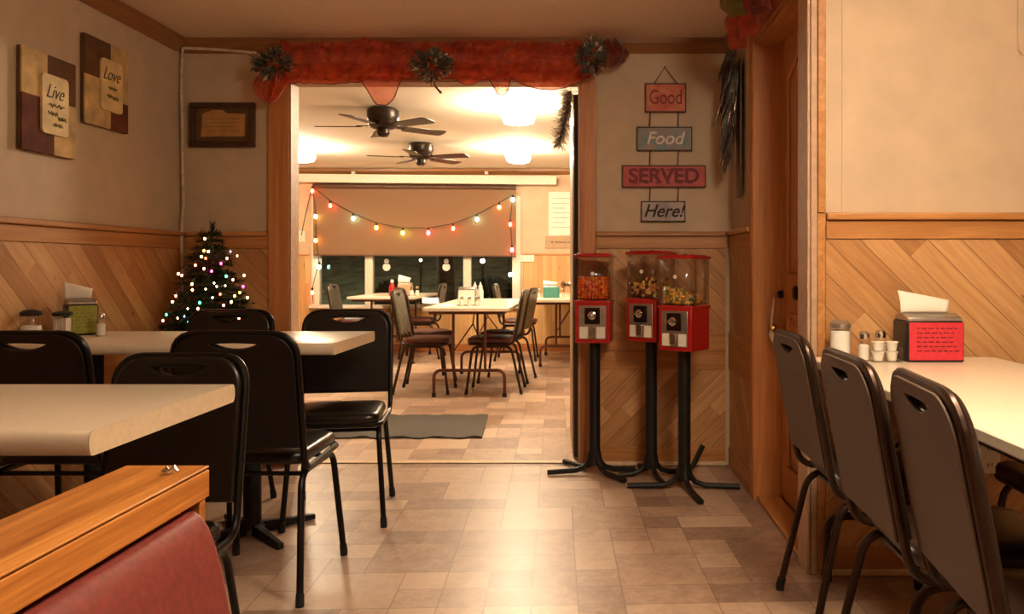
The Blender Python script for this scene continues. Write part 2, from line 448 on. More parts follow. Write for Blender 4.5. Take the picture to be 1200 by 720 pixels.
for nm, a, b in (('wall_far_sill', (XFL, 0), (XFR, WZ0)), ('wall_far_head', (XFL, WZ1), (XFR, H)), ('wall_far_west', (XFL, WZ0), (WX0, WZ1)), ('wall_far_east', (WX1, WZ0), (XFR, WZ1))):
    S(MB().span((a[0], YF, a[1]), (b[0], YF + .12, b[1])), nm, 'far_paint')

tn = [0]
def trim(mb, m, bevel=0.0):
    tn[0] += 1; return S(mb, 'trim_%d' % tn[0], m, bevel)
ZR, ZB1, ZM1, ZM0, ZBB = 1.29, 1.195, 0.735, 0.53, 0.10    # rail top, top board foot, middle boards, baseboard top
def wainscot_x(x0, x1, y, d=-1):
    """Boarding on a wall that runs along x; d is the side it faces."""
    t = lambda k: y + d * k
    trim(MB().span((x0, t(.001), ZBB), (x1, t(.012), ZM0)), 'plank_up')
    trim(MB().span((x0, t(.001), ZM1), (x1, t(.012), ZB1)), 'plank_down')
    trim(MB().span((x0, t(.001), ZM0), (x1, t(.018), (ZM0 + ZM1) / 2 - .002)), 'rail_x', .002)
    trim(MB().span((x0, t(.001), (ZM0 + ZM1) / 2), (x1, t(.018), ZM1)), 'rail_x', .002)
    trim(MB().span((x0, t(.001), ZB1 + .002), (x1, t(.018), ZR - .028)), 'rail_x', .002)
    trim(MB().span((x0, t(.001), ZR - .026), (x1, t(.032), ZR)), 'rail_x', .006)
    trim(MB().span((x0, t(.001), 0.001), (x1, t(.018), ZBB)), 'rail_x', .003)
    trim(MB().span((x0, t(.019), 0.001), (x1, t(.036), .026)), 'toe', .008)
def wainscot_y(y0, y1, x, d, toe=True):
    t = lambda k: x + d * k
    trim(MB().span((t(.001), y0, ZBB), (t(.012), y1, ZM0)), 'plank_up' if d < 0 else 'plank_down')
    trim(MB().span((t(.001), y0, ZM1), (t(.012), y1, ZB1)), 'plank_up' if d < 0 else 'plank_down')
    trim(MB().span((t(.001), y0, ZM0), (t(.018), y1, ZM1)), 'rail_y', .002)
    trim(MB().span((t(.001), y0, ZB1 + .002), (t(.018), y1, ZR - .028)), 'rail_y', .002)
    trim(MB().span((t(.001), y0, ZR - .026), (t(.032), y1, ZR)), 'rail_y', .006)
    trim(MB().span((t(.001), y0, 0.001), (t(.018), y1, ZBB)), 'rail_y', .003)
wainscot_x(XL + .035, -1.768, YB); wainscot_x(0.040, XR - .035, YB); wainscot_x(XEND + .03, XE, YW)
wainscot_y(YS, YB - .001, XL, 1); wainscot_y(3.905, YB - .001, XR, -1)
# casings round the opening, the door and the end of the short wall
CW = 0.115
trim(MB().span((OL - CW, YB - .022, 0), (OL, YB - .001, OT + .09)), 'casing', .004)
trim(MB().span((OR, YB - .022, 0), (OR + .086, YB - .001, OT + .09)), 'casing', .004)
trim(MB().span((OL + .001, YB - .022, OT), (OR - .001, YB - .001, OT + .09)), 'casing_x', .004)
trim(MB().span((OL, YB - .02, 0), (OL + .012, YP + .01, OT)), 'pale_trim')
trim(MB().span((OR - .012, YB - .02, 0), (OR, YP + .01, OT)), 'pale_trim')
trim(MB().span((OL + .013, YB - .02, OT - .012), (OR - .013, YP + .01, OT - .001)), 'pale_trim')
trim(MB().span((OL + .02, YB + .02, .001), (OR - .02, YP - .01, .007)), 'toe', .003)
trim(MB().span((XR - .018, DJ1, 0), (XR - .001, DJ1 + .075, DT + .08)), 'casing', .004)
trim(MB().span((XR - .018, DJ0 - .0, DT), (XR - .001, DJ1 - .001, DT + .08)), 'rail_y', .004)
trim(MB().span((XR - .016, DJ1 - .014, 0), (DX + .02, DJ1 - .001, DT)), 'casing', .002)
trim(MB().span((XR, DJ0 + .014, DT - .014), (DX + .02, DJ1 - .015, DT - .001)), 'rail_y', .002)
trim(MB().span((XR, DJ0 + .001, 0), (DX + .02, DJ0 + .013, DT)), 'casing', .002)
trim(MB().span((XR, DJ0 + .013, 0.001), (DX - .005, DJ1 - .015, .02)), 'rail_y', .004)
trim(MB().span((XR + .001, YW - .014, 0), (XEND - .001, YW - .001, H)), 'pale_trim', .003)
trim(MB().span((XR - .012, YW - .014, 0), (XR - .001, DJ0 - .001, H)), 'pale_trim', .003)
trim(MB().span((XEND, YW - .020, ZR), (XEND + .028, YW - .001, H)), 'rail_y', .003)
trim(MB().span((XEND, YW - .014, 0), (XEND + .029, YW - .001, ZR - .001)), 'rail_y', .003)
# crown moulding
CP = [(0, 0), (.0, -.075), (.012, -.075), (.05, -.03), (.05, 0)]
trim(MB().prism(CP, (XR - XL) - .002, lambda u, v, w: Vector((XL + .001 + w, YB - .001 - u, H + v))), 'crown')
trim(MB().prism(CP, YB - YS - .06, lambda u, v, w: Vector((XL + .001 + u, YS + w, H + v))), 'crown_y')
trim(MB().prism(CP, YB - 2.9 - .06, lambda u, v, w: Vector((XR - .001 - u, 2.9 + w, H + v))), 'crown_y')
trim(MB().prism(CP, XFR - XFL, lambda u, v, w: Vector((XFL + w, YF - .001 - u, H + v))), 'crown')
# far room wainscot
trim(MB().span((WX1 + .10, YF - .012, .1), (XFR, YF - .001, 1.235)), 'beadboard')
trim(MB().span((XFL, YF - .012, .1), (WX0 - .10, YF - .001, 1.235)), 'beadboard')
trim(MB().span((WX0 - .10, YF - .012, .1), (WX1 + .10, YF - .001, WZ0 - .06)), 'beadboard')
trim(MB().span((WX1 + .10, YF - .022, 1.236), (XFR, YF - .001, 1.262)), 'rail_x', .003)
trim(MB().span((XFL, YF - .022, 1.236), (WX0 - .10, YF - .001, 1.262)), 'rail_x', .003)
struct(MB().span((XFL, YF - .02, .001), (XFR, YF - .001, .099)).build('baseboard_far', 'casing_x'))

# window
w = bpy.data.objects.new('window_1', None); C.objects.link(w); struct(w)
fr = MB().span((WX0 - .07, YF - .02, WZ0 - .05), (WX0 + .035, YF + .09, WZ1)).build('window_frame', 'white_paint', w, bevel=.004)
MB().span((WX1 - .035, YF - .02, WZ0 - .05), (WX1 + .07, YF + .09, WZ1)).build('window_frame', 'white_paint', w, bevel=.004)
MB().span((WX0 + .036, YF - .02, WZ1 - .06), (WX1 - .036, YF + .09, WZ1)).build('window_frame', 'white_paint', w, bevel=.004)
mul = [at(432.5, 330, YF).x, at(547.5, 330, YF).x]
for mx in mul: MB().span((mx - .05, YF - .015, WZ0 + .001), (mx + .05, YF + .09, WZ1 - .061)).build('mullion', 'white_paint', w, bevel=.004)
MB().span((WX0 - .09, YF - .07, WZ0 - .045), (WX1 + .09, YF + .09, WZ0)).build('window_sill', 'white_paint', w, bevel=.006)
ed = [WX0 + .035, mul[0] - .05, mul[0] + .05, mul[1] - .05, mul[1] + .05, WX1 - .035]
for i in range(3): MB().span((ed[2 * i] + .001, YF + .045, WZ0 + .001), (ed[2 * i + 1] - .001, YF + .051, WZ1 - .061)).build('pane', 'pane', w)
rotface = Matrix.Rotation(PI / 2, 3, 'X')
# clings on the middle pane
for cx, who in ((453, 'near the ketchup table'), (523, 'beside the far bottles')):
    p = at(cx, 309, YF + .04); r = .05
    t = thing('window_cling', 'round white snowman cling on the window pane ' + who, 'cling', (p.x, p.y, p.z), group=None)
    MB().lathe([(r * .62, 0), (r * .62, .0015)], (0, 0, .03), 20, rotface).build('head_disc', 'white', t)
    MB().lathe([(r, 0), (r, .0015)], (0, 0, -.046), 24, rotface).build('body_disc', 'white', t)
    sc = MB()
    for a, b in (((-.016, .034), (-.010, .040)), ((.010, .034), (.016, .040)), ((-.008, .016), (.008, .021)), ((-.028, -.008), (.028, .002))):
        sc.span((a[0], -.004, a[1]), (b[0], -.0025, b[1]))
    sc.build('face_marks', 'ink', t)

# blind, cornice
t = thing('window_blind', 'brown fabric roller blind lowered over half of the far window', 'blind', (0, YF - .05, 0))
bx0, bx1 = at(368, 0, YF - .05).x, at(605, 0, YF - .05).x
bm_ = MB(); nx = 60
bm_.prism([(bx0, 1.25), (bx1, 1.235), (bx1, 2.08), (bx0, 2.10)], .004, lambda u, v, w: Vector((u, w - .03, v))); bm_.build('blind_fabric', 'blind', t)
MB().prism([(bx0, 1.232), (bx1, 1.217), (bx1, 1.234), (bx0, 1.249)], .016, lambda u, v, w: Vector((u, w - .036, v))).build('bottom_bar', 'blind_bar', t, bevel=.003)
MB().tube([(bx0, -.03, 2.125), (bx1, -.03, 2.105)], .03, 14).build('roller', 'blind_bar', t)
cx0, cx1 = at(346, 0, YF - .2).x - .2, at(652, 0, YF - .2).x
t = thing('window_cornice', 'long white box cornice mounted above the brown blind', 'cornice', (0, YF - .1, 0))
MB().prism([(cx0, 2.17), (cx1, 2.135), (cx1, 2.245), (cx0, 2.275)], .14, lambda u, v, w: Vector((u, w - .06, v))).build('front_board', 'white_paint', t, bevel=.004)
for k in (cx0 + .9, cx1 - .9): MB().span((k - .02, .0, 2.275), (k + .02, .078, 2.31)).build('bracket', 'white_paint', t)

# door in the side wall
d = bpy.data.objects.new('door_1', None); C.objects.link(d); struct(d)
MB().span((DX, DJ0 + .016, .022), (DX + .04, DJ1 - .018, DT - .017)).build('door_slab', 'door', d, bevel=.002)
ya, yb = DJ0 + .19, DJ1 - .19
for z0, z1, arch in ((.20, .88, 0.0), (1.07, 1.94, .075)):
    top_ = [(yb - (yb - ya) * k / 12, z1 + arch * math.sin(PI * k / 12) ** 1.3) for k in range(13)]
    ring = [(ya, z0), (yb, z0)] + top_
    MB().tube([(DX - .004, y, z) for y, z in ring], .011, 8, True).build('panel_moulding', 'door', d)
    cy_, cz_ = (ya + yb) / 2, (z0 + z1) / 2
    MB().prism([(cy_ + (y - cy_) * .78, cz_ + (z - cz_) * .88) for y, z in ring], .008, lambda u, v, w: Vector((DX - .0085 + w, u, v))).build('door_panel', 'door', d, bevel=.004)
kz = at(0, 386, 3.75).z
rotx = Matrix.Rotation(-PI / 2, 3, 'Y')
MB().lathe([(.03, 0), (.03, .006), (.012, .01), (.012, .03), (.022, .036), (.029, .05), (.026, .064), (.012, .07)], (DX - .0005, DJ1 - .075, kz), 20, rotx).build('door_knob', 'brass', d)
MB().lathe([(.032, 0), (.032, .008), (.024, .016), (.010, .018)], (DX - .0005, DJ1 - .30, at(0, 343, 3.6).z), 20, rotx).build('deadbolt_plate', 'dark_bronze', d)
hz = at(0, 345, 3.78).z
hk = MB().lathe([(.018, 0), (.018, .02), (.010, .026)], (DX - .0005, DJ1 - .05, hz), 16, rotx); hk.build('latch_knob', 'dark_bronze', d)
MB().tube(fillet([(DX - .027, DJ1 - .05, hz), (DX - .05, DJ1 - .09, hz + .005), (DX - .05, DJ1 - .16, hz)], .02), .005, 8).build('latch_bar', 'chrome', d)
ks = thing('string_loop', 'pale string hanging from the latch of the oak door', 'string', (0, 0, 0))
MB().tube([(DX - .058, DJ1 - .12, hz - .012), (DX - .062, DJ1 - .115, hz - .05), (DX - .066, DJ1 - .10, hz - .10), (DX - .07, DJ1 - .115, hz - .16), (DX - .066, DJ1 - .13, hz - .10), (DX - .06, DJ1 - .128, hz - .03), (DX - .058, DJ1 - .124, hz - .012)], .003, 6).build('cord_loop', 'cord', ks)
MB().leaf((DX - .07, DJ1 - .115, hz - .16), (0, -.2, -1), .06, .014).build('cord_tassel', 'cord', ks)

# dark door folded back into the far room
d = bpy.data.objects.new('door_2', None); C.objects.link(d); struct(d)
d.location = (-.066, YP + .02, 0); d.rotation_euler = (0, 0, math.radians(2.6))
MB().span((-.02, 0, .015), (.02, .74, 2.075)).build('door_slab', 'dark_door', d, bevel=.006)
MB().span((-.024, .06, .02), (-.0205, .72, 2.06)).build('face_sheen_panel', 'tan_plate', d, bevel=.001)  # pale sheet paints the far room's sheen onto the dark door face
MB().lathe([(.028, 0), (.012, .01), (.012, .03), (.027, .045), (.01, .06)], (-.0245, .67, .98), 16, rotx).build('door_knob', 'chrome', d)
tn_ = thing('tinsel_garland', 'grey feathery garland hanging over the top of the dark door', 'garland', (0, 0, 0))
p0, p1 = at(671, 106, YP + .1), at(658, 166, YP + .1)
mb = MB(); pts = []
for i in range(15):
    t = i / 14; pts.append(Vector((p0.x - .012 + (p1.x - p0.x) * t ** 1.6, YP + .12, p0.z + (p1.z - p0.z) * t + .02 * math.sin(PI * t))))
mb.tube(pts, [.006] * 15, 6); mb.build('garland_stem', 'dried', tn_)
mb = MB(); rnd = random.Random(5)
for p in pts:
    for k in range(46):
        mb.leaf(p, (rnd.uniform(-1, .35), rnd.uniform(-.6, .6), rnd.uniform(-1.2, .1)), rnd.uniform(.04, .085), .004, .3)
mb.build('garland_fringe', 'tinsel', tn_)

# ---------------------------------------------------------------- chairs
def make_chair(name, label, frame_m, seat_m, back_m, shell_m):
    t = thing(name, label, 'chair')
    loop = fillet([(-.19, .20, .430), (-.20, -.19, .424), (-.20, -.275, .884), (.20, -.275, .884), (.20, -.19, .424), (.19, .20, .430)], [.05, .06, .085, .085, .06, .05], 6, True)
    MB().tube(loop, .011, 10, True).build('frame', frame_m, t)
    # padded seat with a crowned top
    seat = MB(); out = rrect(-.185, -.165, .185, .215, .055, 6); n = len(out)
    lay = [(0.965, .436), (1.0, .444), (1.0, .462), (.972, .474), (.90, .480), (.60, .486), (.25, .488)]
    vs = []
    for k, z in lay: vs += [(x * k, .025 + (y - .025) * k, z) for x, y in out]
    fs = [tuple(reversed(range(n))), tuple(range((len(lay) - 1) * n, len(lay) * n))]
    for a in range(len(lay) - 1):
        for i in range(n): fs.append((a * n + i, a * n + (i + 1) % n, (a + 1) * n + (i + 1) % n, (a + 1) * n + i))
    seat.add(vs, fs).build('seat', seat_m, t, smooth=1.2)
    # backrest pad and shell share an outline with the hand slot
    lean = math.atan2(.085, .46)
    outl = rrect(-.1925, .085, .1925, .466, .082, 7, True)
    hole = []
    for i in range(13): u = -1 + i / 6; hole.append((.078 * u, .436 + .003 * (1 - u * u)))
    for i in range(11): u = 1 - (i + 1) / 6; hole.append((.078 * u, .436 - .022 * (1 - u * u)))
    hole = list(reversed(hole))
    for nm, m, th, bv, off in (('backrest', back_m, .030, .010, .008), ('back_shell', shell_m, .008, .002, -.0125)):
        o = link_mesh(nm, holed_plate(outl, hole, th, bv), m, t)
        R = Matrix.Rotation(PI / 2 + lean, 4, 'X')
        o.data.transform(Matrix.Translation((0, -.19, .424)) @ R @ Matrix.Translation((0, 0, -off)))
    for sx in (-1, 1):
        for fy in (1, -1):
            foot = (.205 * sx, .215, .012) if fy > 0 else (.205 * sx, -.255, .012)
            p = fillet([(.178 * sx, .0, .408), (.178 * sx, .165 * fy, .408), foot], .06)
            lg = MB().tube(p, .0115, 10).build('leg', frame_m, t)
            q = Vector(foot); dr = (p[-2] - q).normalized()
            MB().tube([q - Vector((0, 0, .0115)), q + Vector((0, 0, .004)), q + dr * .03], [.014, .0145, .0135], 10).build('foot_cap', 'rubber', lg)
    for y in (-.13, .14): MB().tube([(-.178, y, .399), (.178, y, .399)], .008, 8).build('stretcher', frame_m, t)
    return t

black = make_chair('stacking_chair', 'x', 'black_metal', 'black_vinyl', 'black_vinyl', 'black_shell')
bro = make_chair('stacking_chair', 'x', 'brown_metal', 'brown_vinyl', 'brown_vinyl', 'brown_shell')
redb = make_chair('stacking_chair', 'x', 'brown_metal', 'red_brown_vinyl', 'olive_shell', 'olive_shell')
seen = set()
def chair(proto, x, y, rz, label, group, scale=None):
    if proto.name not in seen:
        seen.add(proto.name); proto.location = (x, y, 0); proto.rotation_euler = (0, 0, rz); proto['label'] = label; proto['group'] = group
        if scale: proto.scale = scale
        return proto
    r = dup(proto, (x, y, 0), rz, label, group, scale)
    if not scale: r.scale = (1, 1, 1)
    return r
GL, GR, GF = 'black chairs at the two cream wall tables', 'brown chairs along the side table', 'chairs in the far room'
chair(black, -1.137, 2.87, 0, 'black stacking chair turned away, back showing, tucked to the table with the salt shaker', GL)
chair(black, -1.81, 2.87, 0, 'black stacking chair with its back before the green-card napkin dispenser', GL)
chair(black, -1.10, 3.59, PI + .164, 'black stacking chair beyond the tree-side table, seat showing, beside the doorway', GL)
chair(black, -1.70, 3.59, PI, 'black stacking chair directly in front of the lit Christmas tree', GL)
chair(black, -1.055, 1.865, PI + .06, 'glossy black stacking chair tucked behind the table nearest the oak booth', GL, (.84, 1, .975))
chair(bro, .905, 2.55, -PI / 2, 'brown-backed stacking chair at the side table, nearest the oak door', GR)
chair(bro, .885, 1.93, -PI / 2 - .02, 'middle brown-backed stacking chair of the three along the side table', GR)
chair(bro, .895, 1.49, -PI / 2 - .10, 'brown-backed stacking chair farthest from the oak door, largest of its row', GR)
chair(bro, 1.50, 2.42, PI / 2, 'dark brown chair facing in on the wall outlet side of the side table', GR)
chair(redb, -1.42, 7.13, -PI / 2, 'red-brown seated chair on the mat side of the folding table, nearer one', GF)
chair(redb, -1.56, 7.86, -1.10, 'red-brown seated chair askew behind another at the papers end of the folding table', GF)
chair(redb, -.835, 7.15, PI / 2, 'red-brown seated chair on the dark door side of the folding table, nearer one', GF)
chair(redb, -.80, 7.78, PI / 2 - .12, 'red-brown seated chair on the dark door side of the folding table, farther one', GF)
chair(redb, -2.80, 9.7, -PI / 2, 'far chair at the ketchup table, its back against the window corner', GF)
chair(redb, -2.02, 9.75, PI / 2, 'far chair at the ketchup table, on the side of the folding table', GF)
chair(redb, -.83, 9.55, -PI / 2, 'far chair at the teal-box table, back showing before the window', GF)

# ---------------------------------------------------------------- tables
def wall_table(x0, x1, y0, y1, z, label, peds):
    t = thing('dining_table', label, 'table', ((x0 + x1) / 2, (y0 + y1) / 2, 0))
    hx, hy = (x1 - x0) / 2, (y1 - y0) / 2
    th = .044; prof = []
    for i in range(9):
        a = -PI / 2 + PI * i / 8; prof.append((-hy + .012 - .012 * math.cos(a), z - th / 2 + (th / 2) * math.sin(a)))
    prof += [(hy - p[0] - hy, p[1]) for p in []]
    back = [(-p[0], p[1]) for p in reversed(prof)]
    MB().prism(prof + back, 2 * hx - .004, lambda u, v, w: Vector((-hx + w, u, v))).build('tabletop', 'laminate', t, smooth=.9)
    MB().prism([(a * .999, b) for a, b in prof + back], .003, lambda u, v, w: Vector((hx - .0035 + w, u, v))).build('edge_band', 'laminate_edge', t)
    for px in peds:
        p = MB().lathe([(.05, .03), (.038, .05), (.036, .08), (.036, z - th - .03), (.06, z - th - .012)], (px - (x0 + x1) / 2, 0, 0), 20).build('pedestal', 'iron', t)
        MB().box((px - (x0 + x1) / 2, 0, z - th - .0065), (.30, .30, .010)).build('top_plate', 'iron', p)
        for k in range(4):
            a = PI / 4 + k * PI / 2
            c, s_ = math.cos(a), math.sin(a); f = MB(); X = px - (x0 + x1) / 2
            f.prism([(-.018, .0), (.018, .0), (.012, 1), (-.012, 1)], 1.0, lambda u, v, w: Vector((X + (.03 + .24 * v) * c - u * s_, (.03 + .24 * v) * s_ + u * c, .004 + w * (.045 - .022 * v))))
            f.build('base_foot', 'iron', p, bevel=.004)
    return t
wall_table(XL + .025, -.872, 1.415, 2.0, .81, 'cream wall table nearest the oak booth, bare top', (-1.55, -1.98))
wall_table(XL + .025, -.955, 3.03, 3.62, .81, 'cream wall table with condiments, in front of the Christmas tree', (-1.38, -2.03))

def folding_table(name, label, x0, x1, y0, y1, z, ends, steel):
    t = thing(name, label, 'table', ((x0 + x1) / 2, (y0 + y1) / 2, 0)); hx, hy = (x1 - x0) / 2, (y1 - y0) / 2; cy = (y0 + y1) / 2
    MB().prism(rrect(-hx, -hy, hx, hy, .03, 5), .030, FXY(z - .03)).build('tabletop', 'laminate', t, bevel=.005)
    MB().span((-hx + .05, -hy + .05, z - .055), (hx - .05, hy - .05, z - .0305)).build('apron', steel, t)
    for e in ends:
        ey = e - cy; w = hx - .06
        u = fillet([(-w, ey, .012), (-w, ey, .225), (w, ey, .225), (w, ey, .012)], .07)
        lg = MB().tube(u, .014, 10).build('leg_frame', steel, t)
        for sx in (-1, 1):
            MB().tube([(sx * w, ey, .0005), (sx * w, ey, .035)], .018, 10).build('foot_cap', 'rubber', lg)
            MB().tube([(sx * w * .45, ey, .215), (sx * w * .45, ey, z - .056)], .012, 10).build('upright', steel, lg)
        sg = 1 if ey < 0 else -1
        mid = Vector((0, ey + sg * .22, z - .16))
        MB().tube([(-w * .45, ey, .38), mid], .006, 8).build('brace', steel, lg); MB().tube([(w * .45, ey, .38), mid], .006, 8).build('brace', steel, lg)
        MB().tube([mid, mid + Vector((0, sg * .10, .103))], .006, 8).build('brace', steel, lg)
    return t
folding_table('folding_table', 'long cream table along the pale boarded wall with a red-card napkin dispenser', .772, 1.425, 1.0, YW - .045, .78, (2.835, 1.08), 'brown_metal')
folding_table('folding_table', 'cream folding table in the far room, papers and bottles on top', -1.36, -.646, 6.58, 8.5, .76, (6.80, 8.28), 'table_steel')
folding_table('folding_table', 'far cream table with the ketchup bottle, under the window', -2.68, -1.92, 8.95, 10.30, .76, (9.12, 10.1), 'table_steel')
folding_table('folding_table', 'far cream table with the teal box, by the pale boarded wall', -.59, .16, 8.22, 10.30, .76, (8.85, 10.0), 'table_steel')

# booth bench
t = thing('booth_bench', 'oak-capped booth bench with maroon vinyl back', 'booth', (-.6335, 0, 0))
y0, y1 = -1.2, 1.22
MB().span((-.0625, y0, .7965), (.0625, y1, .80)).build('cap', 'oak_cap', t, bevel=.0012)
MB().span((-.0600, y0 + .002, .794), (.0600, y1 - .002, .7962)).build('cap_seam', 'dark_door', t)
MB().span((-.0625, y0, .754), (.0625, y1, .7938)).build('cap_edge', 'oak_cap', t, bevel=.001)
MB().span((-.05, y0 + .01, 0.001), (.03, y1 - .02, .753)).build('back_panel', 'oak_cap', t)
MB().span((-.055, y1 - .019, 0.001), (.058, y1 - .002, .753)).build('end_panel', 'oak_cap', t, bevel=.002)
prof = [(.031, .725), (.037, .736), (.046, .743), (.058, .743), (.069, .735), (.079, .720), (.088, .698), (.097, .666), (.105, .628), (.113, .587), (.120, .54), (.124, .50), (.120, .47), (.031, .47)]
MB().prism(prof, y1 - y0 - .06, lambda u, v, w: Vector((u, y0 + .03 + w, v))).build('back_cushion', 'maroon', t, bevel=.012, seg=3, smooth=.9)
MB().prism(rrect(.034, .36, .52, .46, .035, 5), y1 - y0 - .06, lambda u, v, w: Vector((u, y0 + .03 + w, v))).build('seat_cushion', 'maroon', t, smooth=.9)
MB().span((.031, y0 + .02, .001), (.46, y1 - .03, .359)).build('seat_box', 'oak_cap', t)
cb = MB(); rnd = random.Random(2)
pb = (at(197, 545, 1.16).x, 1.165)
tw_ = [(-.012, 0, .004), (-.006, .003, .008), (0, -.002, .005), (.006, .002, .010), (.012, 0, .005)]
tag(cb.tube([(pb[0] + a, pb[1] + b, .8 + c) for a, b, c in tw_], [.002, .004, .0035, .004, .002], 8).build('plastic_wrapper', 'chrome'), 'tiny crumpled clear wrapper lying on the oak booth cap', 'wrapper')

# ---------------------------------------------------------------- candy machines
def candy(name, label, cat, mats, cx, cy, rz, z0, hfun, half=.070, seed=1):
    rnd = random.Random(seed); mb = MB(); st = .0165
    ico = bmesh.new(); bmesh.ops.create_icosphere(ico, subdivisions=2, radius=1.0)
    iv = [v.co.copy() for v in ico.verts]; fi = [[v.index for v in f.verts] for f in ico.faces]; ico.free()
    n = int(2 * half / st); R = Matrix.Rotation(rz, 3, 'Z')
    for i in range(n + 1):
        for j in range(n + 1):
            x, y = -half + i * 2 * half / n, -half + j * 2 * half / n
            top = hfun(x, y); k = 0
            while k * st * .85 < top:
                z = z0 + .014 + k * st * .85
                if min(i, j, n - i, n - j) < 2 or (k + 2) * st * .85 >= top:
                    p = R @ Vector((x + rnd.uniform(-.003, .003), y + rnd.uniform(-.003, .003), 0)) + Vector((cx, cy, z + rnd.uniform(-.002, .002)))
                    mb.cur = rnd.randrange(len(mats)); r = rnd.uniform(.0088, .0102)
                    mb.add([p + v * r for v in iv], fi)
                k += 1
    return tag(mb.build(name, mats, smooth=3.0), label, cat, kind='stuff')
CM = {k: plain('candy_' + k, v, 0.25, var=0.05) for k, v in dict(orange=(236, 108, 30), red=(214, 48, 22), amber=(240, 150, 50), yellow=(236, 196, 60), green=(104, 140, 50), brown=(110, 62, 34), tan=(226, 176, 110), cream=(230, 206, 160)).items()}

def machine(cx, cy, rz, label, top, feet, lift=False):
    t = thing('candy_machine', label, 'candy machine', (cx, cy, 0), rz, 'red candy machines on black stands'); Z = top
    MB().lathe([(.036, .05), (.031, .075), (.031, .695 + Z), (.055, .699 + Z)], (0, 0, 0), 16).build('stand_column', 'iron', t)
    for k, (deg, L) in enumerate(feet):
        a = math.radians(deg) - rz; c, s_ = math.cos(a), math.sin(a)
        pts = [(.022, .12), (.030, .07), (.055, .038), (.10, .022), (L, .016)]
        if lift and k == 0: pts = [(.022, .12), (.030, .07), (.055, .038), (.10, .024), (.19, .020), (.235, .05), (.29, .15)]
        f = MB().tube([(r * c, r * s_, z) for r, z in pts], [.012, .013, .014, .014] + [.014] * (len(pts) - 4), 8)
        f.build('stand_foot', 'iron', t)
    h = .092; body = MB().span((-h, -h, .70 + Z), (h, h, .915 + Z)); bo = body.build('body', 'machine_red', t, bevel=.006)
    MB().span((-h - .004, -h - .004, .905 + Z), (h + .004, h + .004, .921 + Z)).build('collar', 'machine_red', t, bevel=.003)
    pl = MB().span((-.072, -h - .006, .722 + Z), (.072, -h - .0005, .895 + Z)).build('front_plate', 'dull_chrome', t, bevel=.003)
    MB().span((-.040, -h - .014, .80 + Z), (.040, -h - .0065, .885 + Z)).build('coin_plate', 'dark_bronze', pl, bevel=.004)
    ry = Matrix.Rotation(PI / 2, 3, 'X')
    MB().lathe([(.022, 0), (.022, .012), (.012, .016), (.012, .03), (.006, .034)], (0, -h - .0145, .845 + Z), 18, ry).box((0, -h - .040, .845 + Z), (.042, .012, .010)).build('turn_handle', 'chrome', pl, bevel=.001)
    MB().prism([(-.016, .73), (.016, .73), (.018, .79), (-.018, .79)], .018, lambda u, v, w: Vector((u, -h - .0065 - w, v + Z))).build('chute_flap', 'chrome', pl, bevel=.004)
    for sx in (-1, 1): MB().span((.022 * sx, -h - .0085, .726 + Z), (.066 * sx, -h - .0065, .785 + Z)).build('price_card', 'paper', pl)
    g = MB(); q = .088; zz0, zz1 = .922 + Z, 1.146 + Z
    for a in range(4):
        R = Matrix.Rotation(a * PI / 2, 3, 'Z'); g.add([R @ Vector(v) for v in ((-q, -q, zz0), (q, -q, zz0), (q, -q, zz1), (-q, -q, zz1))], [(0, 1, 2, 3)])
    go = g.build('clear_globe', 'clear_plastic', t); so = go.modifiers.new('thick', 'SOLIDIFY'); so.thickness = .0025
    for a in range(4):
        sx, sy = ((-1, -1), (1, -1), (1, 1), (-1, 1))[a]
        MB().tube([(q * sx, q * sy, zz0), (q * sx, q * sy, zz1)], .0035, 8).build('corner_rod', 'clear_plastic', t)
    MB().lathe([(.010, 0), (.010, .003)], (0, -q - .0012, 1.06 + Z), 16, ry).build('lock_glint_disc', 'white', t)  # white disc painting the pale reflection of the center rod lock
    MB().span((-h - .006, -h - .006, 1.147 + Z), (h + .006, h + .006, 1.160 + Z)).span((-h + .01, -h + .01, 1.160 + Z), (h - .01, h - .01, 1.167 + Z)).build('lid', 'machine_red', t, bevel=.004)
    MB().lathe([(.012, 1.1675 + Z), (.012, 1.174 + Z)], (0, 0, 0), 14).build('lid_lock', 'chrome', t)
    return t
m1 = (.03, 4.29, math.radians(-7)); m2 = (.325, 4.22, math.radians(-38)); m3 = (.470, 3.99, math.radians(-36))
machine(*m1, 'red candy machine full of orange candy, nearest the doorway', 0, [(10, .22), (128, .27), (188, .25), (308, .25)])
machine(*m2, 'red candy machine behind the others with a bent stand foot', .012, [(15, .27), (105, .19), (188, .17), (-75, .19)], True)
machine(*m3, 'red candy machine in front of the others, nearly empty heap', -.012, [(-2, .27), (95, .19), (178, .28), (-80, .27)])
candy('orange_candies', 'orange and red candies piled high in the machine nearest the doorway', 'candy', [CM['orange'], CM['red'], CM['amber'], CM['orange']], m1[0], m1[1], m1[2], .922, lambda x, y: .10, seed=1)
candy('mixed_candies', 'brown and yellow candies in the machine with the bent stand foot', 'candy', [CM['brown'], CM['yellow'], CM['tan'], CM['brown'], CM['amber']], m2[0], m2[1], m2[2], .934, lambda x, y: .072 + .02 * math.sin(40 * x), seed=2)
candy('yellow_candies', 'low sloping heap of yellow and tan candies in the front machine', 'candy', [CM['yellow'], CM['tan'], CM['green'], CM['amber'], CM['cream']], m3[0], m3[1], m3[2], .910, lambda x, y: .048 - .3 * x - .1 * y, seed=3)

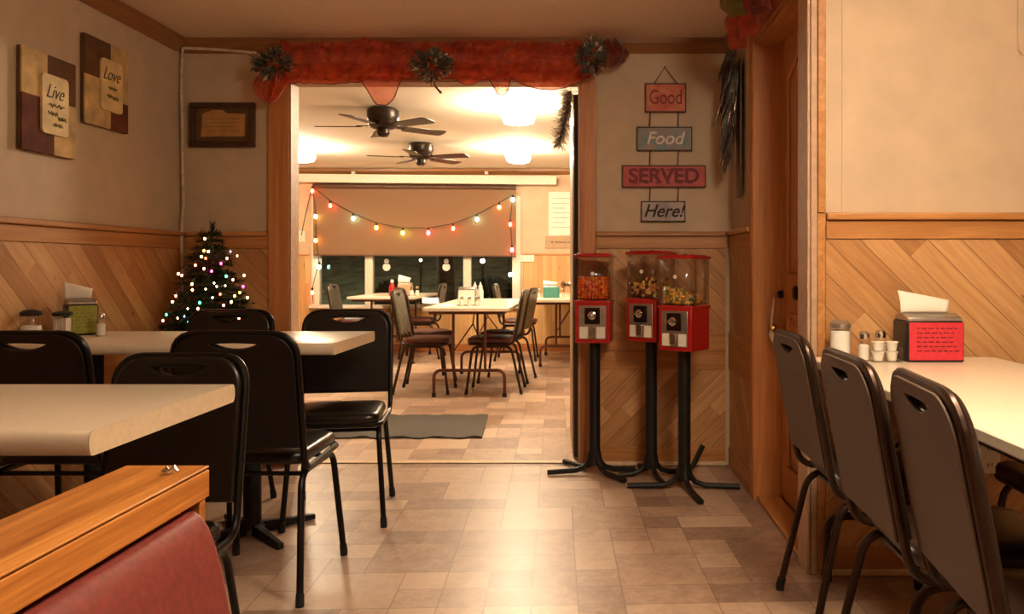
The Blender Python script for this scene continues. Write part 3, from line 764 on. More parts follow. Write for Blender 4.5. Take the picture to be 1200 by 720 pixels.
# ---------------------------------------------------------------- hanging sign
ys = YB - .012
t = thing('hanging_sign', 'four painted boards on cord reading Good Food Served Here', 'sign', (0, ys, 0))
panel_m = [('red_board', (196, 78, 56), (214, 128, 84)), ('blue_board', (168, 140, 120), (104, 140, 150)), ('crimson_board', (176, 58, 58), (196, 84, 74)), ('grey_board', (150, 140, 136), (190, 176, 166))]
for nm, a, b in panel_m:
    s = Nodes('worn_' + nm); f = s.noise(s.obj(), 11.0, 4.0, 0.6); s.base(s.ramp(f, [(0.36, a), (0.64, b)]), 0.55); M[nm] = s.m
boards = [((756, 98, 804, 132), 'red_board', 'Good', .112, 'red_ink', 0.0, .0, .70), ((746, 149, 811, 177), 'blue_board', 'Food', .098, 'white_ink', .25, .001, 1.0),
          ((729, 194, 827, 220), 'crimson_board', 'SERVED', .108, 'red_ink', 0, .0035, 1.06), ((751, 236, 803, 260), 'grey_board', 'Here!', .098, 'ink', .35, .0015, .95)]
edges = []
for (x0, y0, x1, y1), m, txt, sz, ink, sh, bo, sx in boards:
    a, b = at(x0, y1, ys), at(x1, y0, ys); edges.append((a, b))
    pn = MB().span((a.x, -.009, a.z), (b.x, .009, b.z)).build('board', m, t, bevel=.003); pn['label'] = 'board lettered ' + txt.replace('!', '')
    bd = MB()
    for p, q in (((a.x, a.z), (b.x, a.z + .006)), ((a.x, b.z - .006), (b.x, b.z)), ((a.x, a.z + .006), (a.x + .006, b.z - .006)), ((b.x - .006, a.z + .006), (b.x, b.z - .006))):
        bd.span((p[0], -.0115, p[1]), (q[0], -.0092, q[1]))
    bd.build('painted_border', 'dried', pn)
    c = Vector(((a.x + b.x) / 2, -.0103, (a.z + b.z) / 2))
    lettering(txt, sz, ink, pn, c, (PI / 2, 0, 0), sh, bo, sx)
    if txt == 'SERVED':      # slab feet of the block letters
        sl = MB(); w = (b.x - a.x) * .78
        for k in range(6):
            for dz in (-.036, .036):
                sl.span((c.x - w / 2 + w * (k + .18) / 6, -.0112, c.z + dz - .004), (c.x - w / 2 + w * (k + .62) / 6, -.0094, c.z + dz + .004))
        sl.build('letter_feet', 'red_ink', pn)
top = at(779, 79, ys)
a, b = edges[0]
MB().tube([(a.x + .05, -.004, b.z), (top.x, -.004, top.z), (b.x - .05, -.004, b.z)], .003, 6).build('hanging_cord', 'dried', t)
MB().tube([(top.x, .011, top.z), (top.x, -.012, top.z)], .004, 8).build('nail', 'dark_bronze', t)
for (a0, b0), (a1, b1) in zip(edges, edges[1:]):
    for s0, s1 in (((762 if True else 0), 0), ((795), 0)):
        x = at(s0, 0, ys).x; MB().tube([(x, -.004, a0.z), (x - .004, -.004, b1.z)], .003, 6).build('hanging_cord', 'dried', t)

# ---------------------------------------------------------------- pictures on the walls
def left_plaque(name, label, px0, px1, py_top, py_bot, swap, word, extra):
    yA = FOC * -XL / (VX - px0); yB = FOC * -XL / (VX - px1)
    zt, zb = CAM - (py_top - VY) * yA / FOC, CAM - (py_bot - VY) * yA / FOC
    t = thing(name, label, 'wall plaque', (XL + .006, (yA + yB) / 2, (zt + zb) / 2))
    hw, hh = (yB - yA) / 2, (zt - zb) / 2
    bl, dk, br = 'plaque_cream', 'plaque_maroon', 'plaque_brown'
    quad = [((-hw, 0.02), (-.1 * hw, hh), bl if not swap else br), ((-.1 * hw, .02), (hw, hh), br if not swap else bl),
            ((-hw, -hh), (.15 * hw, .02), dk if not swap else bl), ((.15 * hw, -hh), (hw, .02), bl if not swap else dk)]
    if swap: quad[1] = ((.15 * hw, -.06), (hw, hh), bl); quad[0] = ((-hw, .02), (.149 * hw, hh), br); quad[3] = ((.15 * hw, -hh), (hw, -.0605), dk)
    MB().span((0, -hw, -hh), (.012, hw, hh)).build('backing_board', 'plaque_brown', t)
    for a, b, m in quad: MB().span((.0125, a[0], a[1]), (.020, b[0], b[1])).build('colour_block', m, t, bevel=.001)
    cw, ch = hw * .5, hh * .6; oy = .12 * hw
    card = MB().prism(rrect(-cw, -ch, cw, ch, .02), .010, lambda u, v, w: Vector((.0205 + w, u + oy, v + .0))).build('word_card', 'plaque_card', t, bevel=.001)
    lettering(word, .085, 'ink', card, (.0312, oy - .01, ch * .42), (PI / 2, 0, PI / 2), .5, -.001, .8)
    sc = MB()
    for i, (u0, u1, v) in enumerate(extra):
        n = 9; pts = [(.0325, oy + u0 * cw + (u1 - u0) * cw * k / n, v * ch + .008 * math.sin(k * 2.4 + i)) for k in range(n + 1)]; sc.tube(pts, .0028, 6)
    sc.build('small_script', 'plaque_ink', card)
M['plaque_cream'] = plain('cream_plaque_paint', (200, 170, 116), 0.8, var=0.14, scale=14)
M['plaque_maroon'] = plain('maroon_plaque_paint', (98, 50, 34), 0.85, var=0.15, scale=14)
M['plaque_brown'] = plain('brown_plaque_paint', (96, 64, 38), 0.85, var=0.15, scale=14)
M['plaque_card'] = plain('cream_word_card', (222, 196, 138), 0.6, var=0.08, scale=14)
M['plaque_ink'] = plain('olive_script_ink', (122, 112, 56), 0.6)
left_plaque('picture_plaque', 'cream and maroon block plaque with Live script, farther from the corner', 18, 82, 52, 174, False, 'Live', [(-.55, .6, -.02), (-.6, .1, -.30), (.15, .7, -.42), (-.2, .5, -.66)])
left_plaque('picture_plaque', 'cream and brown block plaque with Love script, next to the room corner', 93, 144, 38, 143, True, 'Love', [(-.4, .4, -.10), (-.5, -.1, -.42), (.0, .5, -.45)])
yq = YB - .002; a, b = at(224, 173, yq), at(300, 121, yq)
t = thing('framed_picture', 'dark framed tan print on the wall between corner and doorway', 'picture', (0, yq, 0))
f = MB()
for p, q in (((a.x, a.z), (b.x, a.z + .028)), ((a.x, b.z - .028), (b.x, b.z)), ((a.x, a.z + .028), (a.x + .028, b.z - .028)), ((b.x - .028, a.z + .028), (b.x, b.z - .028))):
    f.span((p[0], -.026, p[1]), (q[0], 0, q[1]))
f.build('frame', 'dark_door', t, bevel=.004)
M['print'] = (lambda s: s.base(s.ramp(s.noise(s.obj(), 9.0, 4.0), [(0.35, (78, 52, 32)), (0.65, (112, 82, 52))]), 0.5))(Nodes('dark_print'))
M['parch'] = plain('tan_parchment', (186, 138, 84), 0.6, var=0.08, scale=18)
MB().span((a.x + .028, -.010, a.z + .028), (b.x - .028, -.002, b.z - .028)).build('print', 'print', t)
pc = MB().prism([(a.x + .06, a.z + .058), (b.x - .058, a.z + .06), (b.x - .055, b.z - .062), (a.x + .2, b.z - .058), (a.x + .18, b.z - .04), (a.x + .12, b.z - .04), (a.x + .068, b.z - .062)], .002, lambda u, v, w: Vector((u, -.0125 + w, v))).build('parchment', 'parch', t)
ln = MB()
for k in range(4): ln.span((a.x + .08 + .01 * (k % 2), -.0145, b.z - .09 - .022 * k), (b.x - .08 - .015 * (k % 3), -.013, b.z - .0865 - .022 * k))
ln.build('writing_lines', 'plaque_ink', pc)
# rounded board near the top of the pale wall
zb = at(0, 66, YW).z; xb = at(1191, 0, YW).x
tag(MB().prism(rrect(xb, zb, xb + .42, 2.28, .03), .016, lambda u, v, w: Vector((u, YW - .002 - w, v))).build('wall_board_sign', 'paint', bevel=.003), 'beige rounded board high on the pale wall above the side table', 'board')

# outlets, placards
def plate(name, label, cat, px, py, y, w, h, wallface, slots):
    p = at(px, py, y); t = thing(name, label, cat, (p.x, wallface - .0015, p.z))
    MB().span((-w / 2, -.006, -h / 2), (w / 2, 0, h / 2)).build('cover_plate', 'white', t, bevel=.002)
    for sx, sz in slots:
        sf = MB().span((sx - .016, -.0085, sz - .014), (sx + .016, -.0062, sz + .014)).build('socket_face', 'white', t, bevel=.002)
        MB().span((sx - .008, -.0092, sz - .006), (sx - .005, -.0086, sz + .006)).span((sx + .005, -.0092, sz - .006), (sx + .008, -.0086, sz + .006)).build('slots', 'socket', sf)
plate('wall_outlet', 'white outlet low on the boarded wall under the side table', 'outlet', 1157, 534, YW, .075, .12, YW - .012, [(0, .028), (0, -.028)])
plate('wall_outlet', 'white outlet beside the far window, cord plugged in', 'outlet', 353, 277, YF, .09, .14, YF, [(0, .03), (0, -.03)])
plate('wall_switch', 'wide white switch plate on the far boarded wall', 'switch', 618, 303, YF, .18, .085, YF - .022, [(-.05, 0), (0, 0), (.05, 0)])
p, q = at(643, 276, YF), at(676, 225, YF)
t = thing('wall_picture_poster', 'white handwritten poster on the far wall by the dark door', 'poster', (0, YF - .002, 0))
MB().span((p.x, -.003, p.z), (q.x, 0, q.z)).build('sheet', 'paper', t)
ln = MB()
for k in range(7): ln.span((p.x + .05, -.0045, q.z - .09 - .062 * k), (q.x - .05 - .05 * ((k * 7) % 3), -.0035, q.z - .082 - .062 * k))
M['blue_ink'] = plain('faint_blue_ink', (150, 150, 170), 0.7); ln.build('writing_lines', 'blue_ink', t)
p, q = at(639, 291, YF), at(678, 277, YF)
t = thing('wall_sign', 'tan placard with dark script under the white poster', 'sign', (0, YF - .002, 0))
MB().span((p.x, -.014, p.z), (q.x, 0, q.z)).build('placard', 'tan_plate', t, bevel=.003)
ln = MB()
for k in range(5): ln.tube([(p.x + .07 + .055 * k + .008 * j, -.0165, (p.z + q.z) / 2 + .014 * math.sin(j * 1.9 + k)) for j in range(6)], .0035, 6)
ln.build('script', 'ink', t)

# white cord in the corner
t = thing('extension_cord', 'white cord running down the corner behind the Christmas tree', 'cord', (0, 0, 0))
pts = [at(300, 62, YB - .03), at(255, 58, YB - .03), at(214, 56, YB - .035)] + [at(px, py, YB - .035) for px, py in ((213.5, 60), (212.5, 100), (213.5, 150), (214, 200), (215, 240), (213, 262), (212.5, 290), (213.5, 330), (214, 372), (217, 400))]
MB().tube(fillet(pts, .03, 4), .008, 8).build('cable', 'cord', t)

# ---------------------------------------------------------------- swags and ribbons
rib = thing('ribbon_swag', 'long red sheer ribbon swag across the top of the doorway', 'garland', (0, 0, 0))
ysw = YB - .105
droops = [(641, 44, 11, 2.0), (548, 13, 5, 2.0), (390, 40, 3, 2.0)]
NX, NZ = 260, 16; mb = MB(); vs = []; edge_pts = []
for i in range(NX + 1):
    u = i / NX; px = 331 + (692 - 331) * u
    top = 47.5 + 2.0 * math.sin(u * 17) + 1.5 * math.sin(u * 41 + 1)
    bot = 93 + 1.5 * math.sin(u * 23) + (3 if px < 430 else 0)
    dep = 0
    for c, hw, dp, pw in droops:
        k = abs(px - c) / hw
        if k < 1: dep = max(dep, dp * (1 - k ** pw) if pw else dp * (.5 + .5 * math.cos(PI * k)) ** .8)
    bot += dep
    for j in range(NZ + 1):
        v = j / NZ; py = top + (bot - top) * v
        p = at(px, py, ysw)
        fold = .016 * math.sin(py * .33 + 2.2 * math.sin(u * 26) + u * 30) + .010 * math.sin(px * .41 + py * .12) + .022 * math.sin(px * .11 + 2.0 * v)
        p.y = ysw + fold * (1 - .75 * min(1, dep / 12.0) * v); p.z = min(p.z, H - .008)
        vs.append(p)
        if j == NZ: edge_pts.append(p.copy())
fs = [(i * (NZ + 1) + j, (i + 1) * (NZ + 1) + j, (i + 1) * (NZ + 1) + j + 1, i * (NZ + 1) + j + 1) for i in range(NX) for j in range(NZ)]
mb.add(vs, fs).build('sheer_ribbon', 'swag', rib, smooth=3)
MB().tube(edge_pts, .0026, 6).build('wired_hem', 'hem', rib)
for c, hw, dp in ((446, 27, 29), (585, 15, 17)):      # loops of ribbon that hang below the band
    K, L = 20, 12; vs = []; hem = []
    for i in range(K + 1):
        a = -1 + 2 * i / K
        for j in range(L + 1):
            v = j / L; wd = hw * (1 - .5 * v ** .8); yy = 90 + (dp + 5) * v * (1 - .30 * abs(a) ** 3)
            q = at(c + a * wd + 3 * v, yy, ysw - .03); q.y = ysw - .035 - .02 * math.cos(a * PI / 2) * (1 - .4 * v) + .006 * math.sin(a * 7)
            vs.append(q)
    grid = lambda i, j: i * (L + 1) + j
    fs = [(grid(i, j), grid(i + 1, j), grid(i + 1, j + 1), grid(i, j + 1)) for i in range(K) for j in range(L)]
    MB().add(vs, fs).build('ribbon_loop', 'swag_loop', rib, smooth=3)
    hem = [vs[grid(0, j)] for j in range(L + 1)] + [vs[grid(i, L)] for i in range(1, K)] + [vs[grid(K, j)] for j in range(L, -1, -1)]
    MB().tube(hem, .0028, 6).build('wired_hem', 'hem', rib)
def puff(name, parent, m, path, width, waves, seed):
    """A gathered tail of ribbon along a path."""
    rnd = random.Random(seed); mb = MB(); n = len(path); K = 24; vs = []
    for i, p in enumerate(path):
        for j in range(K + 1):
            a = -1 + 2 * j / K; w_ = width[i]
            vs.append(Vector(p) + Vector((a * w_, -.02 - .025 * math.cos(a * waves + i * .7) - .01 * math.sin(i + j), .006 * math.sin(j * 1.7 + i))))
    fs = [(i * (K + 1) + j, i * (K + 1) + j + 1, (i + 1) * (K + 1) + j + 1, (i + 1) * (K + 1) + j) for i in range(n - 1) for j in range(K)]
    return mb.add(vs, fs).build(name, m, parent, smooth=3)
pl = [at(px, py, ysw) for px, py in ((322, 84), (320, 92), (318, 100), (317, 108), (318, 116), (318, 121))]
puff('ribbon_tail', rib, 'swag', pl, [.05, .085, .085, .075, .05, .015], 9, 1)
pr = [at(px, py, ysw) for px, py in ((712, 48), (715, 56), (716, 64), (716, 72), (714, 80))]
puff('ribbon_tail', rib, 'swag_dark', pr, [.06, .09, .10, .085, .03], 9, 2)

def pick(name, label, px, py, y, rx, rz_, seed, n=150, parts=('grey_green', 'silver', 'berry')):
    rnd = random.Random(seed); c = at(px, py, y); t = thing(name, label, 'garland', tuple(c), group='pine sprays on the ribbon swag')
    for m, nm, k, L, w_ in ((parts[0], 'pine_needles', n, .062, .006), (parts[1], 'silver_leaves', n // 3, .05, .009)):
        mb = MB()
        for _ in range(k):
            a, e = rnd.uniform(0, 2 * PI), rnd.uniform(.15, 1)
            d = Vector((rx * math.cos(a), -rnd.uniform(.1, .6) * min(rx, rz_), rz_ * math.sin(a)))
            p = d * rnd.uniform(.1, .62); 
            mb.leaf(p, d.normalized() + Vector((rnd.uniform(-.5, .5), rnd.uniform(-.6, .1), rnd.uniform(-.5, .5))), L * rnd.uniform(.5, 1.0), w_, rnd.uniform(-.3, .3))
        mb.build(nm, m, t, smooth=3)
    for k in range(6):
        MB().ball((rnd.uniform(-.5, .5) * rx, -.05, rnd.uniform(-.6, .4) * rz_), .008, 10, 6).build('berry', parts[2], t)
    return t
pick('pine_spray', 'grey pine spray with silver leaves at the cord end of the ribbon swag', 322, 76, ysw - .05, .14, .105, 11, 230)
tq = pick('pine_spray', 'grey pine spray with a curved stem at the middle of the ribbon swag', 507, 78, ysw - .05, .15, .10, 12, 260)
c = at(507, 78, ysw - .05)
MB().tube([at(508, 92, ysw - .06) - c, at(509, 99, ysw - .06) - c, at(513, 105, ysw - .06) - c, at(517, 109, ysw - .06) - c], [.004, .005, .005, .007], 8).build('curved_stem', 'dried', tq)
pick('pine_spray', 'grey pine spray at the end of the ribbon swag near the hanging sign', 693, 68, ysw - .05, .09, .13, 13, 200)

# ribbon over the oak door, dark spray beside it
t = thing('ribbon_swag', 'red and green sheer ribbon bunched above the oak door', 'garland', (0, 0, 0))
def side_puff(parent, nm, m, y0, y1, z0, z1, seed, x=XR - .08):
    rnd = random.Random(seed); mb = MB(); K = 30; L = 10; vs = []
    for i in range(L + 1):
        for j in range(K + 1):
            u, v = j / K, i / L
            vs.append(Vector((x - .03 * math.sin(u * 15 + v * 5 + seed) - .03 * math.sin(PI * v), y0 + (y1 - y0) * u, z0 + (z1 - z0) * v - .05 * math.sin(PI * u) * (1 - v))))
    fs = [(i * (K + 1) + j, i * (K + 1) + j + 1, (i + 1) * (K + 1) + j + 1, (i + 1) * (K + 1) + j) for i in range(L) for j in range(K)]
    return mb.add(vs, fs).build(nm, m, parent, smooth=3)
side_puff(t, 'red_ribbon', 'swag', 3.35, 3.98, 2.16, 2.335, 1)
side_puff(t, 'red_ribbon', 'swag_dark', 2.95, 3.50, 2.18, 2.335, 2)
side_puff(t, 'green_ribbon', 'swag_green', 3.28, 3.62, 2.22, 2.338, 4, XR - .15)
t = thing('hanging_spray', 'long dark dried spray hanging on the narrow wall beside the oak door', 'spray', (XR - .02, 4.18, 0))
rnd = random.Random(8)
MB().prism([(-.06, 1.45), (.02, 1.45), (.03, 2.15), (-.07, 2.15)], .012, lambda u, v, w: Vector((-.008 + w, u - .02, v))).build('spray_backing', 'dark_door', t, bevel=.003)
for m, nm, k, w_ in (('dried', 'dark_twigs', 190, .005), ('grey_green', 'leaves', 90, .010), ('silver', 'pale_stems', 40, .003)):
    mb = MB()
    for _ in range(k):
        z = rnd.uniform(1.75, 2.22); p = (-.02 - rnd.uniform(0, .03), rnd.uniform(-.1, .16) * (1 if z > 1.9 else .6), z)
        mb.leaf(p, (rnd.uniform(-.35, .05), rnd.uniform(-.3, .5), -1), rnd.uniform(.08, .2), w_, rnd.uniform(-.1, .1))
    mb.build(nm, m, t, smooth=3)

# ---------------------------------------------------------------- Christmas tree
TX, TY, TZ = -1.94, 4.14, .69
t = thing('side_table', 'small wooden stand holding up the Christmas tree', 'side table', (TX, TY, 0))
MB().prism(rrect(-.2, -.17, .2, .17, .02), .025, FXY(TZ - .026)).build('table_top', 'dark_door', t, bevel=.004)
for sx in (-1, 1):
    for sy in (-1, 1): MB().tube([(sx * .16, sy * .13, 0.0005), (sx * .15, sy * .12, TZ - .027)], [.013, .018], 10).build('leg', 'dark_door', t)
MB().span((-.15, -.12, .2), (.15, .12, .215)).build('shelf', 'dark_door', t)
t = thing('christmas_tree', 'small green Christmas tree strung with coloured lights', 'tree', (TX, TY, TZ))
MB().lathe([(.085, .0005), (.085, .012), (.05, .02), (.02, .05), (.012, .07)], n=20).build('tree_stand', 'dried', t)
MB().tube([(0, 0, .04), (.004, 0, .35), (.012, 0, .60)], [.014, .009, .004], 8).build('trunk', 'bark', t)
rnd = random.Random(21); mb = MB(); tips = []
for lvl in range(17):
    z = .07 + lvl * .031; R = .245 * (1 - (z - .05) / .60) + .018; nb = max(5, int(15 * R / .25) + 3)
    for k in range(nb):
        a = 2 * PI * k / nb + lvl * .7 + rnd.uniform(-.15, .15); L = R * rnd.uniform(.82, 1.08)
        d = Vector((math.cos(a), math.sin(a), rnd.uniform(.0, .25))).normalized()
        base = Vector((0.006, 0, z)); nn = int(L / .0085) + 5
        for q in range(nn):
            f = .12 + .88 * q / nn; p = base + d * L * f + Vector((0, 0, -.05 * f * f * L / .24))
            for _ in range(3):
                nd = d * .6 + Vector((rnd.uniform(-1, 1), rnd.uniform(-1, 1), rnd.uniform(-.5, .9))) * .8
                mb.leaf(p, nd, rnd.uniform(.022, .040), .0028, .1)
        tips.append(base + d * L * .97 + Vector((0, 0, -.05 * L / .24)))
for _ in range(50): mb.leaf((.012 + rnd.uniform(-.008, .008), rnd.uniform(-.008, .008), rnd.uniform(.55, .62)), (rnd.uniform(-.5, .7), rnd.uniform(-.5, .5), 1), .035, .003)
mb.build('foliage', 'pine', t, smooth=3)
bulb_c = dict(warm=(255, 184, 100), pink=(255, 120, 96), red=(255, 60, 40), green=(50, 220, 130), white=(255, 214, 170), amber=(255, 160, 50), magenta=(255, 50, 130), blue=(90, 130, 220))
EB = {k: emit('tree_bulb_' + k, v, 12.0) for k, v in bulb_c.items()}
fl = thing('string_lights', 'string of tiny coloured lights wound round the Christmas tree', 'string lights', (TX, TY, TZ))
spots = [(240, 280, 'warm'), (239, 294, 'amber'), (244, 295, 'warm'), (236, 301, 'warm'), (266, 303, 'pink'), (229, 311, 'pink'), (239, 315, 'pink'), (248, 318, 'magenta'),
         (209, 321, 'warm'), (213, 323, 'pink'), (265, 324, 'green'), (286, 323, 'warm'), (225, 333, 'warm'), (225.5, 340, 'warm'), (273, 328, 'pink'), (251, 332, 'white'), (254, 336, 'white'),
         (241, 339, 'white'), (264, 335, 'white'), (206, 347, 'pink'), (202, 354, 'warm'), (285, 336, 'magenta'), (275, 347, 'amber'), (271, 354, 'warm'), (262, 358, 'pink'), (290, 349, 'warm'),
         (249, 349, 'white'), (234, 355, 'green'), (232, 362, 'pink'), (208, 373, 'white'), (191, 376, 'pink'), (195, 369, 'green'), (220, 362, 'white'), (221, 378, 'green'), (280, 373, 'pink'),
         (270, 295, 'blue'), (278, 300, 'white'), (259, 309, 'magenta'), (297, 372, 'white'), (246, 372, 'red'), (258, 345, 'red'), (216, 371, 'blue'), (241, 303, 'red'), (281, 343, 'amber')]
order = []
for i, (px, py, k) in enumerate(spots):
    p = at(px, py, TY) - Vector((TX, TY, TZ)); zr = max(0, min(1, (p.z - .05) / .60)); R = (.245 * (1 - zr) + .022) * 1.04
    dy = -math.sqrt(max(0.0004, R * R - p.x * p.x)); s_ = (TY + dy) / TY
    q = at(px, py, TY + dy) - Vector((TX, TY, TZ)); order.append(q)
    br_ = .0036 if k in ('white', 'blue') else .0054
    b = MB().ball(q, (br_, br_, br_ * 1.3), 10, 8).build('bulb', EB[k], fl)
wire = sorted(order, key=lambda v: v.z)
pts = []
for a, b in zip(wire, wire[1:]):
    for k in range(5):
        m_ = a.lerp(b, k / 5); zr = max(0, min(1, (m_.z - .05) / .60)); R = .245 * (1 - zr) + .02
        r_ = math.hypot(m_.x, m_.y); m2_ = Vector((m_.x, m_.y, m_.z)) if r_ < 1e-3 else Vector((m_.x * (R / r_ * .35 + .65), m_.y * (R / r_ * .35 + .65), m_.z)); pts.append(m2_)
MB().tube(pts, .0012, 5).build('cord', 'dark_cord', fl)

# ---------------------------------------------------------------- string lights on the far window
yl = YF - .14
sl = thing('string_lights', 'string of large coloured bulbs draped across the brown blind', 'string lights', (0, yl, 0))
SB = {k: emit('large_bulb_' + k, v, 13.0) for k, v in dict(red=(255, 74, 50), teal=(190, 255, 225), orange=(255, 160, 60), lime=(226, 236, 90), pink=(255, 90, 110), cyan=(200, 255, 235), yellow=(255, 214, 110)).items()}
bl = [(366, 224, 'red'), (387, 241, 'red'), (414, 256, 'teal'), (441, 267, 'orange'), (472, 273, 'lime'), (502, 273, 'pink'), (531, 268, 'red'), (559, 257, 'teal'), (585, 243, 'orange'), (601, 234, 'cyan'),
      (370, 254, 'yellow'), (370, 282, 'orange'), (374, 313, 'cyan'), (366, 343, 'red'), (598, 263, 'red'), (600, 293, 'pink'), (598, 322, 'cyan')]
for px, py, k in bl:
    p = at(px, py, yl); p.y = 0
    b = MB().ball(p, (.022, .022, .030), 14, 10).build('bulb', SB[k], sl)
    MB().lathe([(.014, .026), (.015, .055), (.008, .062)], p, 12).build('bulb_socket', 'dark_cord', b)
def cordline(names):
    pts = [at(px, py, yl) + Vector((0, -yl, .062)) for px, py in names]; return fillet(pts, .06, 4)
MB().tube(cordline([(366, 224), (387, 241), (414, 256), (441, 267), (472, 273), (502, 273), (531, 268), (559, 257), (585, 243), (601, 234)]), .005, 6).build('cord', 'dark_cord', sl)
MB().tube(cordline([(353, 282), (357, 262), (366, 224), (370, 254), (370, 282), (374, 313), (366, 343), (367, 362)]), .005, 6).build('cord', 'dark_cord', sl)
MB().tube(cordline([(601, 234), (598, 263), (600, 293), (598, 322), (599, 345)]), .005, 6).build('cord', 'dark_cord', sl)

# ---------------------------------------------------------------- fans and lamps
def fan(px, py_top, label, rz):
    y = (H - CAM) * FOC / (VY - py_top); x = (px - VX) * y / FOC
    t = thing('ceiling_fan', label, 'ceiling fan', (x, y, 0), rz, 'ceiling fans in the far room')
    MB().lathe([(.10, H - .001), (.125, H - .02), (.128, H - .07), (.115, H - .10), (.12, H - .115), (.105, H - .15), (.07, H - .165)], n=28).build('motor_housing', 'fan_metal', t)
    MB().lathe([(.05, H - .166), (.052, H - .20), (.035, H - .225), (.012, H - .23)], n=20).build('switch_cap', 'fan_metal', t)
    for k in range(5):
        a = k * 2 * PI / 5; c, s_ = math.cos(a), math.sin(a); tl = math.radians(-9); zc = H - .15
        def fr_(u, v, w): return Vector((u * c - v * s_, u * s_ + v * c, zc + v * math.tan(tl) + w))
        bl_ = MB().prism([(.17, -.045), (.20, -.055), (.50, -.068), (.525, -.055), (.535, 0), (.525, .055), (.50, .068), (.20, .055), (.17, .045)], .007, fr_).build('blade', 'fan_blade', t, bevel=.002)
        MB().prism([(.07, -.018), (.20, -.035), (.215, 0), (.20, .035), (.07, .018)], .006, lambda u, v, w: fr_(u, v, w + .0075)).build('blade_iron', 'fan_metal', bl_)
    return t
fan(449, 127, 'dark ceiling fan nearest the doorway swag, bigger in view', PI + .02)
fan(493, 168, 'dark ceiling fan farther off, closer to the far window', PI + .30)
def lamp(px, py_top, label, pos=None, k=1.0, m='frosted'):
    y = (H - CAM) * FOC / (VY - py_top); x = (px - VX) * y / FOC
    if pos: x, y = pos
    t = thing('ceiling_light', label, 'ceiling light', (x, y, 0), 0, None if pos else 'glass ceiling lights in the far room')
    MB().span((-.10, -.10, H - .022), (.10, .10, H - .001)).build('base_plate', 'dull_chrome', t, bevel=.003)
    g = MB(); lay = [(a * k, H - b) for a, b in ((.085, .023), (.115, .06), (.125, .10), (.11, .14), (.06, .16))]
    n = 24; out = rrect(-1, -1, 1, 1, .25, 5); n = len(out); vs = []
    for r, z in lay: vs += [(x_ * r, y_ * r, z) for x_, y_ in out]
    fs = [tuple(range(n)), tuple(range((len(lay) - 1) * n, len(lay) * n))] + [(a * n + i, a * n + (i + 1) % n, (a + 1) * n + (i + 1) % n, (a + 1) * n + i) for a in range(len(lay) - 1) for i in range(n)]
    g.add(vs, fs).build('glass_shade', m, t, smooth=1.2)
lamp(607, 121, 'lit square glass ceiling light nearest the dark door')
lamp(607, 173, 'lit glass ceiling light farther off, near the far window')
lamp(352, 172, 'lit glass ceiling light close to the cord side of the doorway, far room')
def panel(x, y, w, l, label, m='added_panel', deep=.12):
    t = thing('ceiling_light', label, 'ceiling light', (x, y, 0))
    MB().span((-w / 2, -l / 2, H - .012), (w / 2, l / 2, H - .004)).build('diffuser', m, t)
    for a, b in (((-w / 2 - .02, -l / 2 - .02), (w / 2 + .02, -l / 2 - .001)), ((-w / 2 - .02, l / 2 + .001), (w / 2 + .02, l / 2 + .02)), ((-w / 2 - .02, -l / 2), (-w / 2 - .001, l / 2)), ((w / 2 + .001, -l / 2), (w / 2 + .02, l / 2))):
        MB().span((a[0], a[1], H - deep), (b[0], b[1], H - .001)).build('lamp_frame', 'brown_metal', t)
panel(.52, .70, .28, 1.2, 'unseen lit panel added above the walkway, deep frame shading the plaque wall')  # second source added; its deep frame is a baffle to darken the left wall
M['panel_dim'] = emit('lit_diffuser_behind', (255, 228, 190), 5.0)
lamp(0, 0, 'lit square glass ceiling light near the side table end', (.76, 1.5), 1.15, 'frosted_main')
panel(1.0, -1.5, .32, 1.2, 'flat lit ceiling panel behind the booth', 'panel_dim', .05)

# ---------------------------------------------------------------- table top things
def shaker(x, y, z, label, h=.085, r=.019, group=None, lid='chrome', name='salt_shaker'):
    t = thing(name, label, 'shaker', (x, y, z), 0, group)
    MB().lathe([(r, .0006), (r * 1.02, .004), (r * .9, h * .7), (r * .8, h * .74)], n=16).build('glass_body', 'clear_plastic', t)
    MB().lathe([(r * .86, .004), (r * .86, h * .5), (r * .5, h * .56)], n=16).build('salt', 'sugar', t)
    MB().lathe([(r * .84, h * .745), (r * .86, h * .9), (r * .6, h * .98), (r * .2, h)], n=16).build('lid', lid, t)
    return t
def jar(x, y, z, label, h=.125, r=.034, lid='dull_chrome', fill=.72, m='sugar'):
    t = thing('sugar_jar', label, 'jar', (x, y, z))
    MB().lathe([(r, .0006), (r * 1.03, .006), (r, h * .3), (r * .97, h * .74), (r * .9, h * .78)], n=22).build('glass_body', 'glass', t)
    MB().lathe([(r * .92, .005), (r * .92, h * fill), (r * .5, h * fill + .003)], n=20).build('sugar', m, t)
    MB().lathe([(r * .96, h * .785), (r * 1.0, h * .80), (r * 1.0, h * .9), (r * .7, h * .97), (r * .3, h)], n=22).build('lid', lid, t)
    return t
